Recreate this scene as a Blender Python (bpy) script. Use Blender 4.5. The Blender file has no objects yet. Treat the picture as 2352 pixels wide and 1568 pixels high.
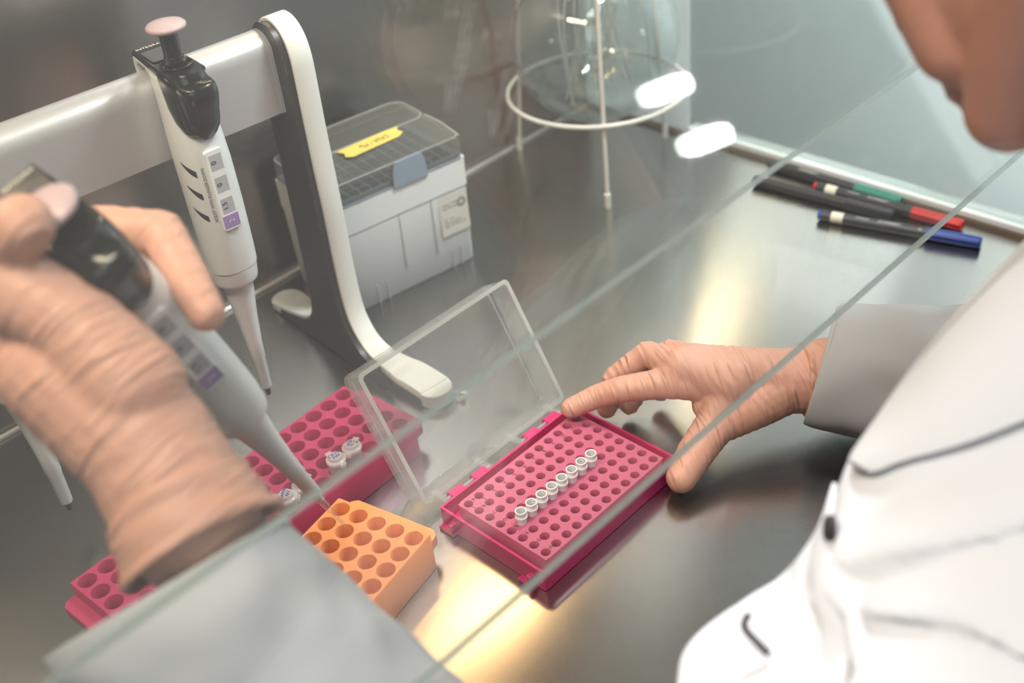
import bpy, bmesh, math, random
from mathutils import Vector, Matrix, Euler, noise
S = 0.001                                   # all sizes below are millimetres
rnd = random.Random(7)
SC = bpy.context.scene
COL = SC.collection
PI = math.pi

# ------------------------------------------------------------------ materials
def nt(name):
    m = bpy.data.materials.new(name); m.use_nodes = True
    t = m.node_tree; t.nodes.clear()
    o = t.nodes.new('ShaderNodeOutputMaterial')
    return m, t, o
def mat(name, base, rough=0.5, metal=0.0, spec=0.5, bump=None, sss=0.0, coat=0.0, var=None, trans=0.0, ior=1.45, alpha=None, stretch=(1, 1, 1), sheen=0.0):
    """principled with optional noise bump (scale per metre, strength) and colour variation (scale, amount)"""
    m, t, o = nt(name)
    b = t.nodes.new('ShaderNodeBsdfPrincipled')
    b.inputs['Base Color'].default_value = (*base, 1)
    b.inputs['Roughness'].default_value = rough
    b.inputs['Metallic'].default_value = metal
    b.inputs['Specular IOR Level'].default_value = spec
    b.inputs['IOR'].default_value = ior
    b.inputs['Coat Weight'].default_value = coat
    b.inputs['Transmission Weight'].default_value = trans
    b.inputs['Sheen Weight'].default_value = sheen
    if sss:
        b.inputs['Subsurface Weight'].default_value = sss
        b.inputs['Subsurface Radius'].default_value = (1, .5, .4)
        b.inputs['Subsurface Scale'].default_value = 0.004
    t.links.new(b.outputs[0], o.inputs[0])
    tc = None
    def coords():
        nonlocal tc
        if tc is None:
            c = t.nodes.new('ShaderNodeTexCoord'); mp = t.nodes.new('ShaderNodeMapping')
            mp.inputs['Scale'].default_value = stretch
            t.links.new(c.outputs['Object'], mp.inputs[0]); tc = mp
        return tc.outputs[0]
    if bump:
        n = t.nodes.new('ShaderNodeTexNoise'); n.inputs['Scale'].default_value = bump[0]; n.inputs['Detail'].default_value = 3
        t.links.new(coords(), n.inputs['Vector'])
        bp = t.nodes.new('ShaderNodeBump'); bp.inputs['Strength'].default_value = bump[1]; bp.inputs['Distance'].default_value = bump[2] if len(bump) > 2 else 0.0005
        t.links.new(n.outputs['Fac'], bp.inputs['Height']); t.links.new(bp.outputs[0], b.inputs['Normal'])
    if var:
        n = t.nodes.new('ShaderNodeTexNoise'); n.inputs['Scale'].default_value = var[0]; n.inputs['Detail'].default_value = 2
        t.links.new(coords(), n.inputs['Vector'])
        r = t.nodes.new('ShaderNodeMix'); r.data_type = 'RGBA'
        r.inputs['A'].default_value = (*[c * (1 - var[1]) for c in base], 1); r.inputs['B'].default_value = (*[min(1, c * (1 + var[1])) for c in base], 1)
        t.links.new(n.outputs['Fac'], r.inputs['Factor']); t.links.new(r.outputs['Result'], b.inputs['Base Color'])
    return m
def glassy(name, tint=(1, 1, 1), haze=0.0, haze_col=(.8, .8, .8), rough=0.0, ior=1.5, smear=0.0, gloss=1.0):
    """clear sheet: fresnel reflection over see-through, with a film of dust scattering light"""
    m, t, o = nt(name)
    tr = t.nodes.new('ShaderNodeBsdfTransparent'); tr.inputs[0].default_value = (*tint, 1)
    gl = t.nodes.new('ShaderNodeBsdfGlossy'); gl.inputs['Roughness'].default_value = rough
    gl.inputs[0].default_value = (gloss, gloss, gloss, 1)
    ge = t.nodes.new('ShaderNodeNewGeometry'); dt = t.nodes.new('ShaderNodeVectorMath'); dt.operation = 'DOT_PRODUCT'
    t.links.new(ge.outputs['Normal'], dt.inputs[0]); t.links.new(ge.outputs['Incoming'], dt.inputs[1])
    def mth(op, a, b=None):
        n = t.nodes.new('ShaderNodeMath'); n.operation = op; n.use_clamp = op == 'SUBTRACT'
        for i, q in enumerate((a, b)):
            if q is None: continue
            if isinstance(q, (int, float)): n.inputs[i].default_value = q
            else: t.links.new(q, n.inputs[i])
        return n.outputs[0]
    f0 = ((ior - 1) / (ior + 1)) ** 2                          # the same reflectance from either side of the sheet
    sch = mth('ADD', mth('MULTIPLY', mth('POWER', mth('SUBTRACT', 1.0, mth('ABSOLUTE', dt.outputs['Value'])), 5.0), 1 - f0), f0)
    mx = t.nodes.new('ShaderNodeMixShader')
    t.links.new(sch, mx.inputs[0]); t.links.new(tr.outputs[0], mx.inputs[1]); t.links.new(gl.outputs[0], mx.inputs[2])
    last = mx
    if haze > 0:
        d = t.nodes.new('ShaderNodeBsdfDiffuse'); d.inputs[0].default_value = (*haze_col, 1)
        tl = t.nodes.new('ShaderNodeBsdfTranslucent'); tl.inputs[0].default_value = (*haze_col, 1)
        md = t.nodes.new('ShaderNodeMixShader'); md.inputs[0].default_value = .5
        t.links.new(d.outputs[0], md.inputs[1]); t.links.new(tl.outputs[0], md.inputs[2])
        m2 = t.nodes.new('ShaderNodeMixShader')
        t.links.new(mx.outputs[0], m2.inputs[1]); t.links.new(md.outputs[0], m2.inputs[2])
        if smear:
            c = t.nodes.new('ShaderNodeTexCoord')
            n = t.nodes.new('ShaderNodeTexNoise'); n.inputs['Scale'].default_value = smear; n.inputs['Detail'].default_value = 4
            t.links.new(c.outputs['Object'], n.inputs['Vector'])
            mr = t.nodes.new('ShaderNodeMapRange'); mr.inputs['From Min'].default_value = .3; mr.inputs['From Max'].default_value = .7
            mr.inputs['To Min'].default_value = haze * .6; mr.inputs['To Max'].default_value = haze * 1.4
            t.links.new(n.outputs['Fac'], mr.inputs['Value']); t.links.new(mr.outputs[0], m2.inputs[0])
        else:
            m2.inputs[0].default_value = haze
        last = m2
    t.links.new(last.outputs[0], o.inputs[0])
    return m
def emit(name, col, s):
    m, t, o = nt(name)
    e = t.nodes.new('ShaderNodeEmission'); e.inputs[0].default_value = (*col, 1); e.inputs[1].default_value = s
    t.links.new(e.outputs[0], o.inputs[0]); return m
def steel(name, base, rough, along, amp=0.25, bump=.05, aniso=0.0, across='x'):
    """brushed stainless steel, the grain stretched along one axis"""
    m, t, o = nt(name)
    b = t.nodes.new('ShaderNodeBsdfPrincipled'); b.inputs['Metallic'].default_value = 1
    t.links.new(b.outputs[0], o.inputs[0])
    c = t.nodes.new('ShaderNodeTexCoord'); mp = t.nodes.new('ShaderNodeMapping')
    sc = [1500.0, 1500.0, 1500.0]; sc['xyz'.index(along)] = 110.0
    mp.inputs['Scale'].default_value = sc
    t.links.new(c.outputs['Object'], mp.inputs[0])
    n = t.nodes.new('ShaderNodeTexNoise'); n.inputs['Scale'].default_value = 1; n.inputs['Detail'].default_value = 2
    t.links.new(mp.outputs[0], n.inputs['Vector'])
    n2 = t.nodes.new('ShaderNodeTexNoise'); n2.inputs['Scale'].default_value = 9; n2.inputs['Detail'].default_value = 3
    t.links.new(c.outputs['Object'], n2.inputs['Vector'])
    mx = t.nodes.new('ShaderNodeMix'); mx.data_type = 'RGBA'
    mx.inputs['A'].default_value = (*[v * (1 - amp) for v in base], 1); mx.inputs['B'].default_value = (*[v * (1 + amp) for v in base], 1)
    t.links.new(n.outputs['Fac'], mx.inputs['Factor']); t.links.new(mx.outputs['Result'], b.inputs['Base Color'])
    mr = t.nodes.new('ShaderNodeMapRange'); mr.inputs['To Min'].default_value = rough - .05; mr.inputs['To Max'].default_value = rough + .07
    t.links.new(n2.outputs['Fac'], mr.inputs['Value']); t.links.new(mr.outputs[0], b.inputs['Roughness'])
    if aniso:                                                  # light spreads across the grain
        cx = t.nodes.new('ShaderNodeCombineXYZ'); cx.inputs['xyz'.index(across)].default_value = 1
        b.inputs['Anisotropic'].default_value = aniso; t.links.new(cx.outputs[0], b.inputs['Tangent'])
    bp = t.nodes.new('ShaderNodeBump'); bp.inputs['Strength'].default_value = bump; bp.inputs['Distance'].default_value = .0002
    t.links.new(n.outputs['Fac'], bp.inputs['Height']); t.links.new(bp.outputs[0], b.inputs['Normal'])
    return m

M = dict(
    top=steel('brushed_steel_top', (.50, .482, .46), .20, 'y', .14, .03, .75, 'x'),
    wall=steel('brushed_steel_wall', (.42, .39, .37), .24, 'x', .10, .04),
    pink=mat('pink_plastic', (.56, .016, .14), .38, sss=.15),
    pinkhazed=mat('pink_plastic_hazed', (.52, .115, .195), .42, sss=.2),  # the same pink, its colour paled to carry gloss and haze
    rackpink=mat('pink_rack_plastic', (.45, .040, .115), .42, sss=.15),
    orange=mat('orange_plastic', (.90, .32, .11), .42, sss=.25),
    white=mat('white_plastic', (.74, .73, .71), .35),
    white2=mat('white_box_plastic', (.88, .87, .86), .4),
    cream=mat('cream_white_plastic', (.80, .775, .72), .3),
    tube=mat('white_tube_plastic', (.86, .84, .82), .3, sss=.3),
    dark=mat('dark_brown_grey_plastic', (.030, .024, .023), .38),
    black=mat('black_plastic', (.012, .011, .010), .16),
    ink=mat('black_ink', (.015, .013, .013), .6),
    blueink=mat('blue_ink', (.012, .02, .20), .6),
    redink=mat('red_ink', (.6, .08, .03), .6),
    paleink=mat('pale_ink', (.75, .73, .65), .5),
    alu=mat('satin_aluminium', (.66, .645, .65), .36, .55, bump=(2500, .03)),
    lilac=mat('lilac_plastic', (.36, .24, .50), .35),
    button=mat('pale_lilac_button', (.50, .36, .37), .4),
    grey=mat('grey_plastic', (.35, .35, .36), .4),
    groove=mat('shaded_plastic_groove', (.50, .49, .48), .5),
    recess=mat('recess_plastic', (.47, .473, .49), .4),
    clear=glassy('clear_polypropylene', (.955, .955, .955), .10, (.85, .85, .85), .08, 1.45),
    clearwall=glassy('clear_plastic_wall', (.93, .93, .925), .21, (.90, .89, .87), .1, 1.45),
    clearedge=glassy('clear_plastic_edge', (.88, .88, .87), .44, (.92, .90, .86), .15, 1.45),
    frost=glassy('frosted_tube', (.95, .94, .94), .46, (1, .98, .98), .25, 1.4),
    lid=glassy('smoky_clear_lid', (.76, .77, .76), .34, (.44, .43, .39), .1, 1.45),
    bluerack=mat('blue_grey_insert', (.17, .22, .26), .5),
    latch=mat('blue_grey_latch', (.30, .36, .43), .35, sss=.2),
    yellow=mat('yellow_tape', (.80, .60, .12), .6),
    label=mat('cream_label', (.75, .70, .63), .6),
    wire=mat('white_coated_wire', (.72, .68, .62), .35),
    flask=glassy('flask_glass', (.93, .96, .955), .035, (.8, .85, .85), .0, 1.55),
    panea=glassy('sash_glass_lower', (.975, .985, .98), .016, (.70, .70, .68), 0, 1.5),
    paneb=glassy('sash_glass_upper', (.945, .95, .945), .028, (.66, .68, .67), 0, 1.5),
    edge=glassy('sash_glass_edge', (.45, .55, .52), .72, (.40, .46, .44), .1, 1.5),
    side=glassy('side_window_glass', (.88, .93, .91), .03, (.7, .75, .74), 0, 1.5),
    frame=mat('white_window_bead', (.78, .80, .79), .35),
    bronze=mat('brown_rubber_seal', (.16, .12, .085), .5),
    lab=mat('lab_wall_paint', (.78, .80, .80), .8),
    green=mat('green_pen_cap', (.02, .20, .14), .35),
    red=mat('red_pen_cap', (.55, .02, .022), .35),
    blue=mat('blue_pen_cap', (.012, .05, .28), .3),
    pen=mat('black_pen_barrel', (.022, .023, .026), .35),
    penlabel=mat('cream_pen_band', (.72, .66, .52), .5),
    coat=mat('white_coat_cotton', (.47, .473, .49), .85, spec=.2, bump=(900, .15, .0004), sheen=.1),
    skin=mat('skin', (.33, .165, .12), .5, sss=.3, var=(40, .12)),
    lithair=mat('lit_hair', (.85, .72, .52), .35, sheen=.3),  # bright colour given so the strands read as strongly lit
    hair=mat('brown_hair', (.05, .03, .02), .5),
    steelball=mat('polished_steel', (.7, .68, .65), .2, 1.0),
    scratch=glassy('scratch_marks', (.8, .8, .8), .65, (.95, .93, .88), .2, 1.4),
    streak=glassy('dried_drip_marks', (.9, .9, .9), .30, (.9, .9, .95), .2, 1.4, 900),
)
def glove_material(name, axis):
    """thin nitrile, creased across the line of the hand"""
    m, t, o = nt(name)
    b = t.nodes.new('ShaderNodeBsdfPrincipled')
    b.inputs['Base Color'].default_value = (.64, .335, .245, 1); b.inputs['Roughness'].default_value = .5
    b.inputs['Subsurface Weight'].default_value = .10; b.inputs['Subsurface Scale'].default_value = .002
    t.links.new(b.outputs[0], o.inputs[0])
    c = t.nodes.new('ShaderNodeTexCoord')
    a = Vector(axis).normalized(); u = a.cross(Vector((0.2, .3, 1))).normalized(); w = a.cross(u)
    xyz = t.nodes.new('ShaderNodeCombineXYZ')
    for i, (d, k) in enumerate(((a, 300.0), (u, 40.0), (w, 40.0))):
        dp = t.nodes.new('ShaderNodeVectorMath'); dp.operation = 'DOT_PRODUCT'; dp.inputs[1].default_value = d * k
        t.links.new(c.outputs['Object'], dp.inputs[0]); t.links.new(dp.outputs['Value'], xyz.inputs[i])
    n = t.nodes.new('ShaderNodeTexNoise'); n.noise_type = 'RIDGED_MULTIFRACTAL'
    n.inputs['Scale'].default_value = 1.0; n.inputs['Detail'].default_value = 1.5; n.inputs['Distortion'].default_value = .35
    t.links.new(xyz.outputs[0], n.inputs['Vector'])
    n2 = t.nodes.new('ShaderNodeTexNoise'); n2.inputs['Scale'].default_value = 48; n2.inputs['Detail'].default_value = 2
    t.links.new(c.outputs['Object'], n2.inputs['Vector'])
    mk = t.nodes.new('ShaderNodeMath'); mk.operation = 'MULTIPLY'
    t.links.new(n.outputs['Fac'], mk.inputs[0]); t.links.new(n2.outputs['Fac'], mk.inputs[1])
    b1 = t.nodes.new('ShaderNodeBump'); b1.inputs['Strength'].default_value = 1.0; b1.inputs['Distance'].default_value = .0035
    t.links.new(mk.outputs[0], b1.inputs['Height'])
    b2 = t.nodes.new('ShaderNodeBump'); b2.inputs['Strength'].default_value = .35; b2.inputs['Distance'].default_value = .0025
    t.links.new(n2.outputs['Fac'], b2.inputs['Height']); t.links.new(b1.outputs[0], b2.inputs['Normal'])
    t.links.new(b2.outputs[0], b.inputs['Normal'])
    return m
M['glove'] = glove_material('orange_nitrile_glove', (.80, -.52, .15))
M['gloveleft'] = glove_material('orange_nitrile_glove_left', (.05, -.80, -.60))
def panel_material():
    m, t, o = nt('white_translucent_panel')
    d = t.nodes.new('ShaderNodeBsdfDiffuse'); d.inputs[0].default_value = (.86, .89, .89, 1)
    tl = t.nodes.new('ShaderNodeBsdfTranslucent'); tl.inputs[0].default_value = (.86, .90, .90, 1)
    mx = t.nodes.new('ShaderNodeMixShader'); mx.inputs[0].default_value = .5
    t.links.new(d.outputs[0], mx.inputs[1]); t.links.new(tl.outputs[0], mx.inputs[2]); t.links.new(mx.outputs[0], o.inputs[0]); return m
M['panel'] = panel_material()

# ------------------------------------------------------------------ geometry helpers
def V(*a): return Vector(a[0]) if len(a) == 1 else Vector(a)
def frame(o, x, y, z=None):
    x = V(x).normalized(); y = V(y); z = V(z) if z is not None else x.cross(y); z.normalize()
    y = z.cross(x).normalized()
    m = Matrix((x, y, z)).transposed().to_4x4(); m.translation = V(o); return m
def axis_frame(o, z, xhint=(1, 0, 0)):
    z = V(z).normalized(); x = V(xhint); x = (x - z * x.dot(z)).normalized(); y = z.cross(x)
    m = Matrix((x, y, z)).transposed().to_4x4(); m.translation = V(o); return m
def rotz(a, o=(0, 0, 0)): m = Matrix.Rotation(math.radians(a), 4, 'Z'); m.translation = V(o); return m
ID = Matrix.Identity(4)
class G:
    def __init__(s): s.v = []; s.f = []; s.mi = []
    def add(s, vs, fs, mi=0, m=None):
        b = len(s.v)
        s.v += [(m @ V(p)) if m is not None else V(p) for p in vs]
        s.f += [tuple(b + i for i in f) for f in fs]; s.mi += [mi] * len(fs); return s
    def box(s, x0, x1, y0, y1, z0, z1, m=None, mi=0):
        vs = [(x, y, z) for z in (z0, z1) for y in (y0, y1) for x in (x0, x1)]
        return s.add(vs, [(0, 2, 3, 1), (4, 5, 7, 6), (0, 1, 5, 4), (2, 6, 7, 3), (0, 4, 6, 2), (1, 3, 7, 5)], mi, m)
    def loft(s, rings, cap=True, closed=True, mi=0, m=None, loop=False):
        n = len(rings[0]); vs = [p for r in rings for p in r]; fs = []
        k = len(rings)
        for i in range(k if loop else k - 1):
            a = i * n; b = ((i + 1) % k) * n
            for j in range(n if closed else n - 1):
                j2 = (j + 1) % n
                fs.append((a + j, a + j2, b + j2, b + j))
        if cap and not loop:
            fs.append(tuple(reversed(range(n)))); fs.append(tuple((k - 1) * n + j for j in range(n)))
        return s.add(vs, fs, mi, m)
    def lathe(s, prof, n=32, m=None, mi=0, cap=True, a0=0, a1=2 * PI):
        full = abs(a1 - a0 - 2 * PI) < 1e-6
        k = n if full else n + 1
        rings = [[V(r * math.cos(a0 + (a1 - a0) * j / n), r * math.sin(a0 + (a1 - a0) * j / n), z) for j in range(k)] for r, z in prof]
        return s.loft(rings, cap, full, mi, m)
    def tube(s, pts, r, n=12, cap=True, mi=0, m=None, closed=False, flat=None):
        pts = [V(p) for p in pts]; k = len(pts)
        rr = r if isinstance(r, (list, tuple)) else [r] * k
        up = None; rings = []
        for i, p in enumerate(pts):
            if closed: t = pts[(i + 1) % k] - pts[i - 1]
            else: t = pts[min(i + 1, k - 1)] - pts[max(i - 1, 0)]
            t.normalize()
            if up is None:
                h = V(0, 0, 1) if abs(t.z) < .9 else V(1, 0, 0)
                if flat: h = V(flat)
                up = (h - t * h.dot(t)).normalized()
            else: up = (up - t * up.dot(t)).normalized()
            w = t.cross(up)
            q = rr[i]; qa, qb = q if isinstance(q, (list, tuple)) else (q, q)
            rings.append([p + w * qa * math.cos(2 * PI * j / n) + up * qb * math.sin(2 * PI * j / n) for j in range(n)])
        return s.loft(rings, cap, True, mi, m, loop=closed)
    def prism(s, poly, z0, z1, m=None, mi=0):
        return s.loft([[V(x, y, z0) for x, y in poly], [V(x, y, z1) for x, y in poly]], True, True, mi, m)
    def capsule(s, p0, r0, p1, r1, n=20):
        p0 = V(p0); p1 = V(p1); d = p1 - p0; L = d.length
        if L < 1e-6: d = V(0, 0, 1)
        prof = []
        for i in range(0, 7): a = -PI / 2 + PI / 2 * i / 6; prof.append((max(r0 * math.cos(a), .02), r0 * math.sin(a)))
        for i in range(0, 7): a = PI / 2 * i / 6; prof.append((max(r1 * math.cos(a), .02), L + r1 * math.sin(a)))
        return s.lathe(prof, n, axis_frame(p0, d, (0.31, .77, .2)))
    def ellipsoid(s, c, rx, ry, rz, m=None, n=24):
        k = 14
        rings = [[V(rx * math.cos(a) * math.cos(2 * PI * j / n), ry * math.cos(a) * math.sin(2 * PI * j / n), rz * math.sin(a)) for j in range(n)]
                 for a in [(-PI / 2 + .02) + (PI - .04) * i / k for i in range(k + 1)]]
        mm = (m.copy() if m is not None else Matrix.Identity(4)); mm.translation = V(c)
        return s.loft(rings, True, True, 0, mm)
def rrect(x0, x1, y0, y1, r, k=5):
    out = []
    for cx, cy, a in ((x1 - r, y1 - r, 0), (x0 + r, y1 - r, 90), (x0 + r, y0 + r, 180), (x1 - r, y0 + r, 270)):
        for i in range(k + 1):
            t = math.radians(a + 90 * i / k); out.append((cx + r * math.cos(t), cy + r * math.sin(t)))
    return out
def selli(a, b, cy=0, n=40, p=2.3, cx=0):
    out = []
    for j in range(n):
        t = 2 * PI * j / n; c, s_ = math.cos(t), math.sin(t)
        out.append((cx + a * math.copysign(abs(c) ** (2 / p), c), cy + b * math.copysign(abs(s_) ** (2 / p), s_)))
    return out
def catmull(pts, k=6, closed=False):
    pts = [V(p) for p in pts]; out = []; n = len(pts)
    for i in range(n if closed else n - 1):
        g = lambda j: pts[j % n] if closed else pts[min(max(j, 0), n - 1)]
        p0, p1, p2, p3 = g(i - 1), g(i), g(i + 1), g(i + 2)
        for j in range(k):
            t = j / k
            out.append(.5 * ((2 * p1) + (p2 - p0) * t + (2 * p0 - 5 * p1 + 4 * p2 - p3) * t * t + (3 * p1 - p0 - 3 * p2 + p3) * t ** 3))
    if not closed: out.append(pts[-1])
    return out
def base_of(parent):
    o = V(0, 0, 0); p = parent
    while p is not None: o = o + V(p.location); p = p.parent
    return o
def obj(name, g, mats, parent=None, smooth=35, bevel=0, seg=2, solid=0, loc=None, local=False, subsurf=0):
    """one mesh object from world millimetres (or parent-local ones)"""
    me = bpy.data.meshes.new(name)
    base = V(0, 0, 0) if local else base_of(parent)
    org = V(0, 0, 0)
    if parent is None and not local:
        lo = [min(p[i] for p in g.v) for i in range(3)]; hi = [max(p[i] for p in g.v) for i in range(3)]
        org = V((lo[0] + hi[0]) / 2, (lo[1] + hi[1]) / 2, lo[2]) if loc is None else V(loc)
        base = org * S
    me.from_pydata([tuple(p * S - base) for p in g.v], [], g.f)
    for m in (mats if isinstance(mats, (list, tuple)) else [mats]): me.materials.append(m)
    me.polygons.foreach_set('material_index', g.mi)
    bm = bmesh.new(); bm.from_mesh(me); bmesh.ops.remove_doubles(bm, verts=bm.verts, dist=1e-7)
    bmesh.ops.recalc_face_normals(bm, faces=bm.faces); bm.to_mesh(me); bm.free()
    if smooth:
        me.polygons.foreach_set('use_smooth', [True] * len(me.polygons))
        me.set_sharp_from_angle(angle=math.radians(smooth))
    me.update()
    o = bpy.data.objects.new(name, me); COL.objects.link(o)
    if parent is None: o.location = base
    else: o.parent = parent
    if solid:
        md = o.modifiers.new('solid', 'SOLIDIFY'); md.thickness = solid * S; md.offset = -1
    if bevel:
        md = o.modifiers.new('bevel', 'BEVEL'); md.width = bevel * S; md.segments = seg; md.limit_method = 'ANGLE'; md.angle_limit = math.radians(40)
        md.harden_normals = False
    if subsurf:
        md = o.modifiers.new('sub', 'SUBSURF'); md.levels = subsurf; md.render_levels = subsurf
    return o
def tag(o, label=None, cat=None, group=None, kind=None):
    if label: o['label'] = label
    if cat: o['category'] = cat
    if group: o['group'] = group
    if kind: o['kind'] = kind
    return o
def thing(name, label, cat, loc, group=None):
    o = bpy.data.objects.new(name, None); COL.objects.link(o)
    o.location = V(loc) * S; o.empty_display_size = .01
    return tag(o, label, cat, group)
def copy_tree(o, parent=None):
    c = o.copy(); COL.objects.link(c); c.parent = parent
    for ch in list(o.children): copy_tree(ch, c)
    return c
def remeshed(name, g, m, voxel, smooth_it, parent=None, disp=None, loc=None):
    """melt overlapping shapes into one continuous surface"""
    me = bpy.data.meshes.new('tmp'); me.from_pydata([tuple(p * S) for p in g.v], [], g.f)
    bm = bmesh.new(); bm.from_mesh(me); bmesh.ops.recalc_face_normals(bm, faces=bm.faces); bm.to_mesh(me); bm.free()
    t = bpy.data.objects.new('tmp', me); COL.objects.link(t)
    md = t.modifiers.new('r', 'REMESH'); md.mode = 'VOXEL'; md.voxel_size = voxel * S
    md = t.modifiers.new('s', 'SMOOTH'); md.factor = .5; md.iterations = smooth_it
    dg = bpy.context.evaluated_depsgraph_get(); dg.update()
    m2 = bpy.data.meshes.new_from_object(t.evaluated_get(dg))
    bpy.data.objects.remove(t); bpy.data.meshes.remove(me)
    base = base_of(parent)
    nrm = [v.normal.copy() for v in m2.vertices]
    for i, v in enumerate(m2.vertices):
        p = v.co / S
        if disp: p = p + nrm[i] * disp(p, nrm[i])
        v.co = p * S - base
    m2.name = name; m2.materials.clear(); m2.materials.append(m)
    m2.polygons.foreach_set('use_smooth', [True] * len(m2.polygons)); m2.update()
    o = bpy.data.objects.new(name, m2); COL.objects.link(o)
    if parent is not None: o.parent = parent
    return o
def text(g, s, size, m, mi=0, ext=.05, align='CENTER', proj=None, spacing=1.0, thick=0.0):
    """letters as real geometry; size = capital height in mm, m = frame (x reading direction, y up, z out)"""
    cu = bpy.data.curves.new('t', 'FONT'); cu.body = s; cu.size = size / .7; cu.align_x = align; cu.align_y = 'CENTER'
    cu.extrude = ext; cu.resolution_u = 2; cu.space_character = spacing; cu.offset = thick
    t = bpy.data.objects.new('t', cu); COL.objects.link(t)
    dg = bpy.context.evaluated_depsgraph_get(); dg.update()
    me = bpy.data.meshes.new_from_object(t.evaluated_get(dg))
    vs = [v.co.copy() for v in me.vertices]; fs = [tuple(p.vertices) for p in me.polygons]
    bpy.data.objects.remove(t); bpy.data.curves.remove(cu); bpy.data.meshes.remove(me)
    if proj: vs = [proj(m @ p) for p in vs]; g.add(vs, fs, mi)
    else: g.add(vs, fs, mi, m)
def holeplate(g, m, nu, nv, pu, pv, r, depth, marg, corner, zb, N=24, mi=0, taper=.93, skirt=True):
    """plate with nu x nv round wells; local x/y from the first well, z = 0 the top face"""
    hu, hv = pu / 2, pv / 2
    def sq(a):
        c, s_ = math.cos(a), math.sin(a); k = 1 / max(abs(c) / hu, abs(s_) / hv); return c * k, s_ * k
    ang = [2 * PI * j / N for j in range(N)]
    ca = math.atan2(hv, hu)
    for q in (ca, PI - ca, PI + ca, 2 * PI - ca):
        j = min(range(N), key=lambda j: abs(ang[j] - q)); ang[j] = q
    for i in range(nu):
        for j in range(nv):
            cx, cy = i * pu, j * pv
            a = [(cx + r * math.cos(t), cy + r * math.sin(t), 0) for t in ang]
            b = [(cx + sq(t)[0], cy + sq(t)[1], 0) for t in ang]
            rim = [(cx + (r - .25) * math.cos(t), cy + (r - .25) * math.sin(t), -.35) for t in ang]
            c = [(cx + r * taper * math.cos(t), cy + r * taper * math.sin(t), -depth) for t in ang]
            vs = b + a + rim + c; fs = []
            for k in range(N):
                k2 = (k + 1) % N
                for q in range(3): fs.append((q * N + k, q * N + k2, (q + 1) * N + k2, (q + 1) * N + k))
            fs.append(tuple(3 * N + k for k in range(N)))
            g.add(vs, fs, mi, m)
    x0, x1, y0, y1 = -hu, (nu - .5) * pu, -hv, (nv - .5) * pv
    X0, X1, Y0, Y1 = -hu - marg[0], x1 + marg[1], -hv - marg[2], y1 + marg[3]
    outer = rrect(X0, X1, Y0, Y1, corner, 4)
    inner = []
    for (x, y) in outer: inner.append((min(max(x, x0), x1), min(max(y, y0), y1)))
    n = len(outer)
    rings = [[V(x, y, 0) for x, y in inner], [V(x, y, 0) for x, y in outer]]
    ins = rrect(X0 - .4, X1 + .4, Y0 - .4, Y1 + .4, corner + .4, 4)
    if skirt: rings += [[V(x, y, -.5) for x, y in ins], [V(x, y, zb) for x, y in ins]]
    g.loft(rings, False, True, mi, m)
    if skirt: g.add([V(x, y, zb) for x, y in ins], [tuple(range(n))], mi, m)
    return X0, X1, Y0, Y1

# ------------------------------------------------------------------ camera
CR = V(.6861569, -.7214505, -.0932623); CD = V(-.4811131, -.3538951, -.8020526); CF = V(.5456362, .5952037, -.5899269)
CAM = V(-314.56, -398.43, 507.43); FPX = 2650.0
cam = bpy.data.cameras.new('camera'); co = bpy.data.objects.new('camera', cam); COL.objects.link(co); SC.camera = co
mm = Matrix((CR, -CD, -CF)).transposed().to_4x4(); mm.translation = CAM * S; co.matrix_world = mm
cam.sensor_width = 36; cam.sensor_fit = 'HORIZONTAL'; cam.lens = FPX / 2352 * 36; cam.clip_start = .01; cam.clip_end = 50
cam.dof.use_dof = True; cam.dof.focus_distance = .69; cam.dof.aperture_fstop = 5.4; cam.dof.aperture_blades = 0
def bd(x, y, d):                                   # the place that lies at depth d along a sight line of the survey camera
    return CAM + (CR * ((x - 1176) / FPX) + CD * ((y - 784) / FPX) + CF) * d

# ------------------------------------------------------------------ the cabinet (the setting)
def struct(name, g, m, label=None, **k):
    o = obj(name, g, m, **k); o['kind'] = 'structure'
    if label: o['label'] = label
    return o
XR, YB = 496, 328
struct('floor', G().box(-720, XR + 30, -300, YB + 4, -6, 0), M['top'], 'brushed stainless steel work surface of the cabinet', smooth=0)
g = G().box(-720, XR + 30, YB + 4, YB + 9, -6, 760)
struct('wall_back', g, M['wall'], 'brushed steel back wall of the cabinet', smooth=0)
struct('baseboard_back', G().tube([(-720, YB + 1.5, 1.2), (XR, YB + 1.5, 1.2)], 2.2, 10), M['alu'], 'bright bead along the foot of the back wall')
struct('wall_left', G().box(-724, -720, -300, YB + 9, -6, 760), M['wall'], smooth=0)
struct('ceiling', G().box(-720, XR + 30, -40, YB + 4, 756, 760), M['wall'], smooth=0)
# right side: white corner panel, glazed side window in a white bead
struct('wall_right', G().box(XR, XR + 3, 205, YB + 4, 4, 760), M['panel'], 'white corner panel of the right side wall', smooth=0)
struct('window_1', G().box(XR + 3, XR + 7, -290, 205, 9, 740), M['side'], 'glass side window of the cabinet', smooth=0)
struct('trim_1', G().box(XR - 2, XR + 12, -296, 205, 3.5, 9), M['frame'], 'white bead under the side window', smooth=0, bevel=1)
struct('trim_2', G().box(XR - 4, XR + 10, -296, YB, 0, 3.5), M['bronze'], 'brown seal along the foot of the side window', smooth=0)
struct('trim_3', G().box(XR - 1, XR + 12, -302, -290, 3.5, 740), M['frame'], smooth=0, bevel=1)

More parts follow.
